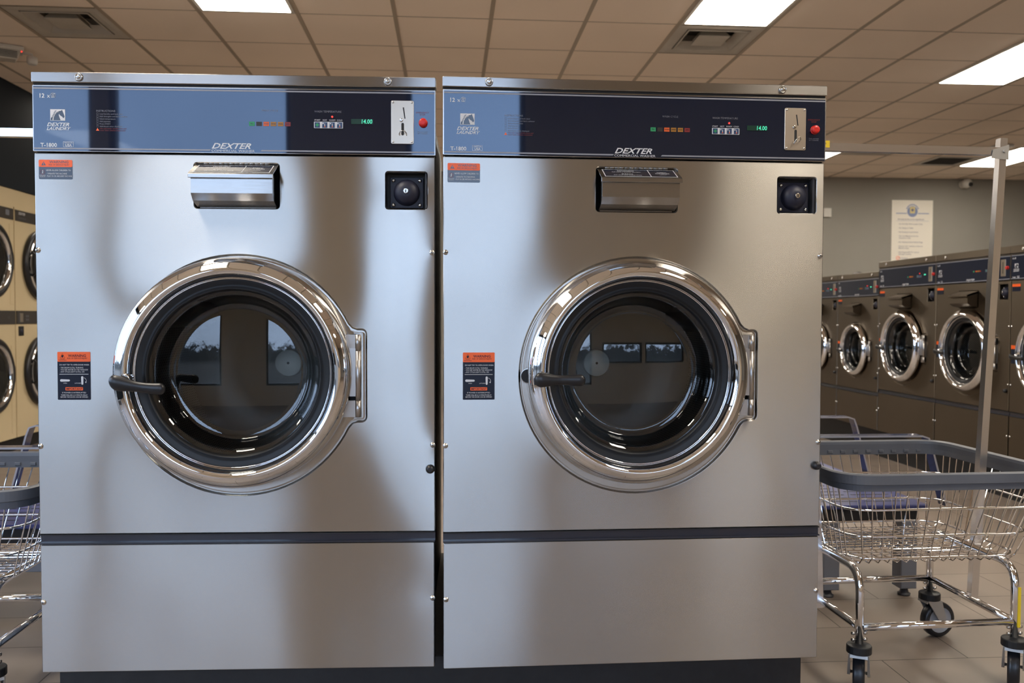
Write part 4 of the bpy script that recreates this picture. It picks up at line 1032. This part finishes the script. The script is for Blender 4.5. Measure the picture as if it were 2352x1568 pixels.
lines = [(2.420, '- Do Not Play With Laundry Carts'), (2.365, '- No Sitting on Tables'), (2.310, '- No Running in Laundromat'), (2.255, '- The Cart Machines Are For'), (2.228, '  Customers Only'), (2.172, '- No Washing Rubber Backed Rugs'), (2.117, '- Remove Your Laundry as Soon as'), (2.090, '  Machine Stops'), (2.035, '- Not Responsible For Lost or'), (2.008, '  Damaged Laundry'), (1.953, '   No Smoking'), (1.898, '- Empty Pockets Before'), (1.871, '  Washing')]
for z, s_ in lines: sg.text(s_, .027, 6.145, z, yy, 'signgrey', wide=.92, bold=.012)
sg.tube([(6.150+.024*math.cos(2*PI*i/16), yy, 1.963+.024*math.sin(2*PI*i/16)) for i in range(16)], .003, 'orange', n=4, closed=True); sg.tube([(6.134, yy, 1.947), (6.166, yy, 1.979)], .003, 'orange', n=4)
tag(sg.build('wall_sign', None), 'tall cream sign with a round emblem and house rules on the back wall', 'sign')
t = thing('security_camera', (7.06, Y1-.001, 2.98), 0, 'small white dome security camera high on the back wall', 'security camera')
MB().lathe([(.055, 0), (.055, -.02), (.045, -.03)], (0, 0, 0), 'whitep', n=24, caps=True).build('mount', t)
MB().lathe([(.0, -.17), (.035, -.165), (.06, -.13), (.066, -.09), (.055, -.05), (.04, -.03)], (0, 0, 0), 'whitep', n=24).build('housing', t)
MB().lathe([(.030, -.160), (.028, -.178), (.0, -.185)], (.012, 0, -.02), 'black', n=20).build('lens', t)
tag(MB().plate(rrect(5.09, 2.51, 5.19, 2.63, .008), Y1-.035, Y1-.001, 'whitep', bev=.004).build('thermostat', None), 'small pale box mounted on the back wall beside the front washer edge', 'wall box')
t = thing('smoke_detector', (6.1, 9.13, CEIL-.005), 0, 'round smoke detector on the ceiling beside the top of the chrome post', 'smoke detector')
MB().lathe([(.12, 0), (.12, -.012), (.09, -.016)], (0, 0, 0), 'whitep', n=32, axis='z', caps=True).build('base_plate', t)
MB().lathe([(.075, -.016), (.075, -.045), (.05, -.058), (0, -.060)], (0, 0, 0), 'ventm', n=32, axis='z').build('cover', t)
t = AL = thing('alarm_sounder', (-3.08, 6.42, CEIL-.003), .5, 'pale ceiling alarm box with a tiny red light in the upper left corner', 'alarm')
MB().plate(rrect(-.20, -.035, .05, 0, .005), -.10, .10, 'whitep', bev=.004).build('base_plate', t)
g = MB(); g.loft([[(-.18, -.085, -.035), (.03, -.085, -.035), (.03, .085, -.035), (-.18, .085, -.035)], [(-.15, -.06, -.115), (-.01, -.06, -.115), (-.01, .06, -.115), (-.15, .06, -.115)]], 'ventm', caps=True)
for a in range(5): g.box(-.155+a*.002, -.088+a*.004, -.052-a*.012, .0, -.070+a*.004, -.048-a*.012, 'ventdark')
g.build('horn', t)
MB().lathe([(.045, -.0), (.045, -.05), (.035, -.065)], (.12, 0, -.06), 'whitep', n=20, axis='z', caps=True).tube([(.02, 0, -.03), (.12, 0, -.035), (.12, 0, -.06)], .012, 'whitep', n=8).build('detector_head', t)
MB().lathe([(.005, -.035), (.004, -.040)], (.035, -.06, -.002), 'led_red', n=10, axis='z', caps=True).build('indicator_light', t)

AL.scale = (.8, .8, .8)
# ------------------------------------------------------------------ person far behind the right row
def person():
    t = thing('person', (4.58, 9.35, 0), PI, 'person with dark hair behind the far washers, only the top of the head showing', 'person')
    pts = {'pel': (0, 0, .93), 'chest': (0, 0, 1.25), 'neck': (0, 0, 1.42), 'head': (0, -.01, 1.52), 'top': (0, -.01, 1.60),
           'shl': (.18, 0, 1.37), 'ell': (.22, .02, 1.10), 'wrl': (.22, -.06, .87), 'shr': (-.18, 0, 1.37), 'elr': (-.22, .02, 1.10), 'wrr': (-.22, -.06, .87),
           'hil': (.09, 0, .90), 'knl': (.10, -.01, .49), 'anl': (.10, .02, .08), 'tol': (.11, -.13, .04), 'hir': (-.09, 0, .90), 'knr': (-.10, -.01, .49), 'anr': (-.10, .02, .08), 'tor': (-.11, -.13, .04)}
    rad = {'pel': .13, 'chest': .14, 'neck': .055, 'head': .085, 'top': .07, 'shl': .062, 'ell': .045, 'wrl': .03, 'shr': .062, 'elr': .045, 'wrr': .03, 'hil': .095, 'knl': .06, 'anl': .042, 'tol': .035, 'hir': .095, 'knr': .06, 'anr': .042, 'tor': .035}
    ed = [('pel', 'chest'), ('chest', 'neck'), ('neck', 'head'), ('head', 'top'), ('chest', 'shl'), ('shl', 'ell'), ('ell', 'wrl'), ('chest', 'shr'), ('shr', 'elr'), ('elr', 'wrr'), ('pel', 'hil'), ('hil', 'knl'), ('knl', 'anl'), ('anl', 'tol'), ('pel', 'hir'), ('hir', 'knr'), ('knr', 'anr'), ('anr', 'tor')]
    # hands
    for s_, wv in ((1, 'wrl'), (-1, 'wrr')):
        x, y, z = pts[wv]; pts['pa'+wv] = (x, y-.03, z-.07); rad['pa'+wv] = .026; ed.append((wv, 'pa'+wv))
        for k in range(4):
            a = 'f%d%s' % (k, wv); pts[a] = (x+(k-1.5)*.018, y-.04, z-.13); rad[a] = .009; pts[a+'e'] = (x+(k-1.5)*.018, y-.055, z-.165); rad[a+'e'] = .008; ed += [('pa'+wv, a), (a, a+'e')]
        pts['th'+wv] = (x-s_*.045, y-.06, z-.09); rad['th'+wv] = .010; ed.append(('pa'+wv, 'th'+wv))
    names = list(pts); me = bpy.data.meshes.new('body'); me.from_pydata([pts[k] for k in names], [(names.index(a), names.index(b)) for a, b in ed], [])
    o = bpy.data.objects.new('body', me); COL.objects.link(o); sk = o.modifiers.new('skin', 'SKIN'); sb = o.modifiers.new('sub', 'SUBSURF'); sb.levels = sb.render_levels = 1
    for i, k in enumerate(names): me.skin_vertices[0].data[i].radius = (rad[k], rad[k]*(.75 if k in ('pel', 'chest') else 1))
    me.skin_vertices[0].data[0].use_root = True
    dg = bpy.context.evaluated_depsgraph_get(); m2 = bpy.data.meshes.new_from_object(o.evaluated_get(dg)); bpy.data.objects.remove(o)
    m2.name = 'body'; m2.materials.clear(); m2.materials.append(M['skin']); m2.materials.append(M['shirt'])
    for p in m2.polygons: p.use_smooth = True; p.material_index = 1 if p.center.z < 1.39 and not (abs(p.center.x) > .17 and p.center.z < 1.0) else 0
    b = bpy.data.objects.new('body', m2); COL.objects.link(b); b.parent = t
    h = MB(); L = []
    for i in range(9):
        a = i/8*PI*.62; L.append([(.096*math.sin(a)*math.cos(q*PI/8), -.005+.112*math.sin(a)*math.sin(q*PI/8)+(.015), 1.555+.108*math.cos(a)) for q in range(16)])
    h.loft(L, 'hair', smooth=True, cap1=True); h.build('hair', t)
    f = MB(); f.lathe([(.0, -.100), (.013, -.090), (.011, -.075)], (0, -.005, 1.515), 'skin', n=10)
    f.build('nose', t)
person()
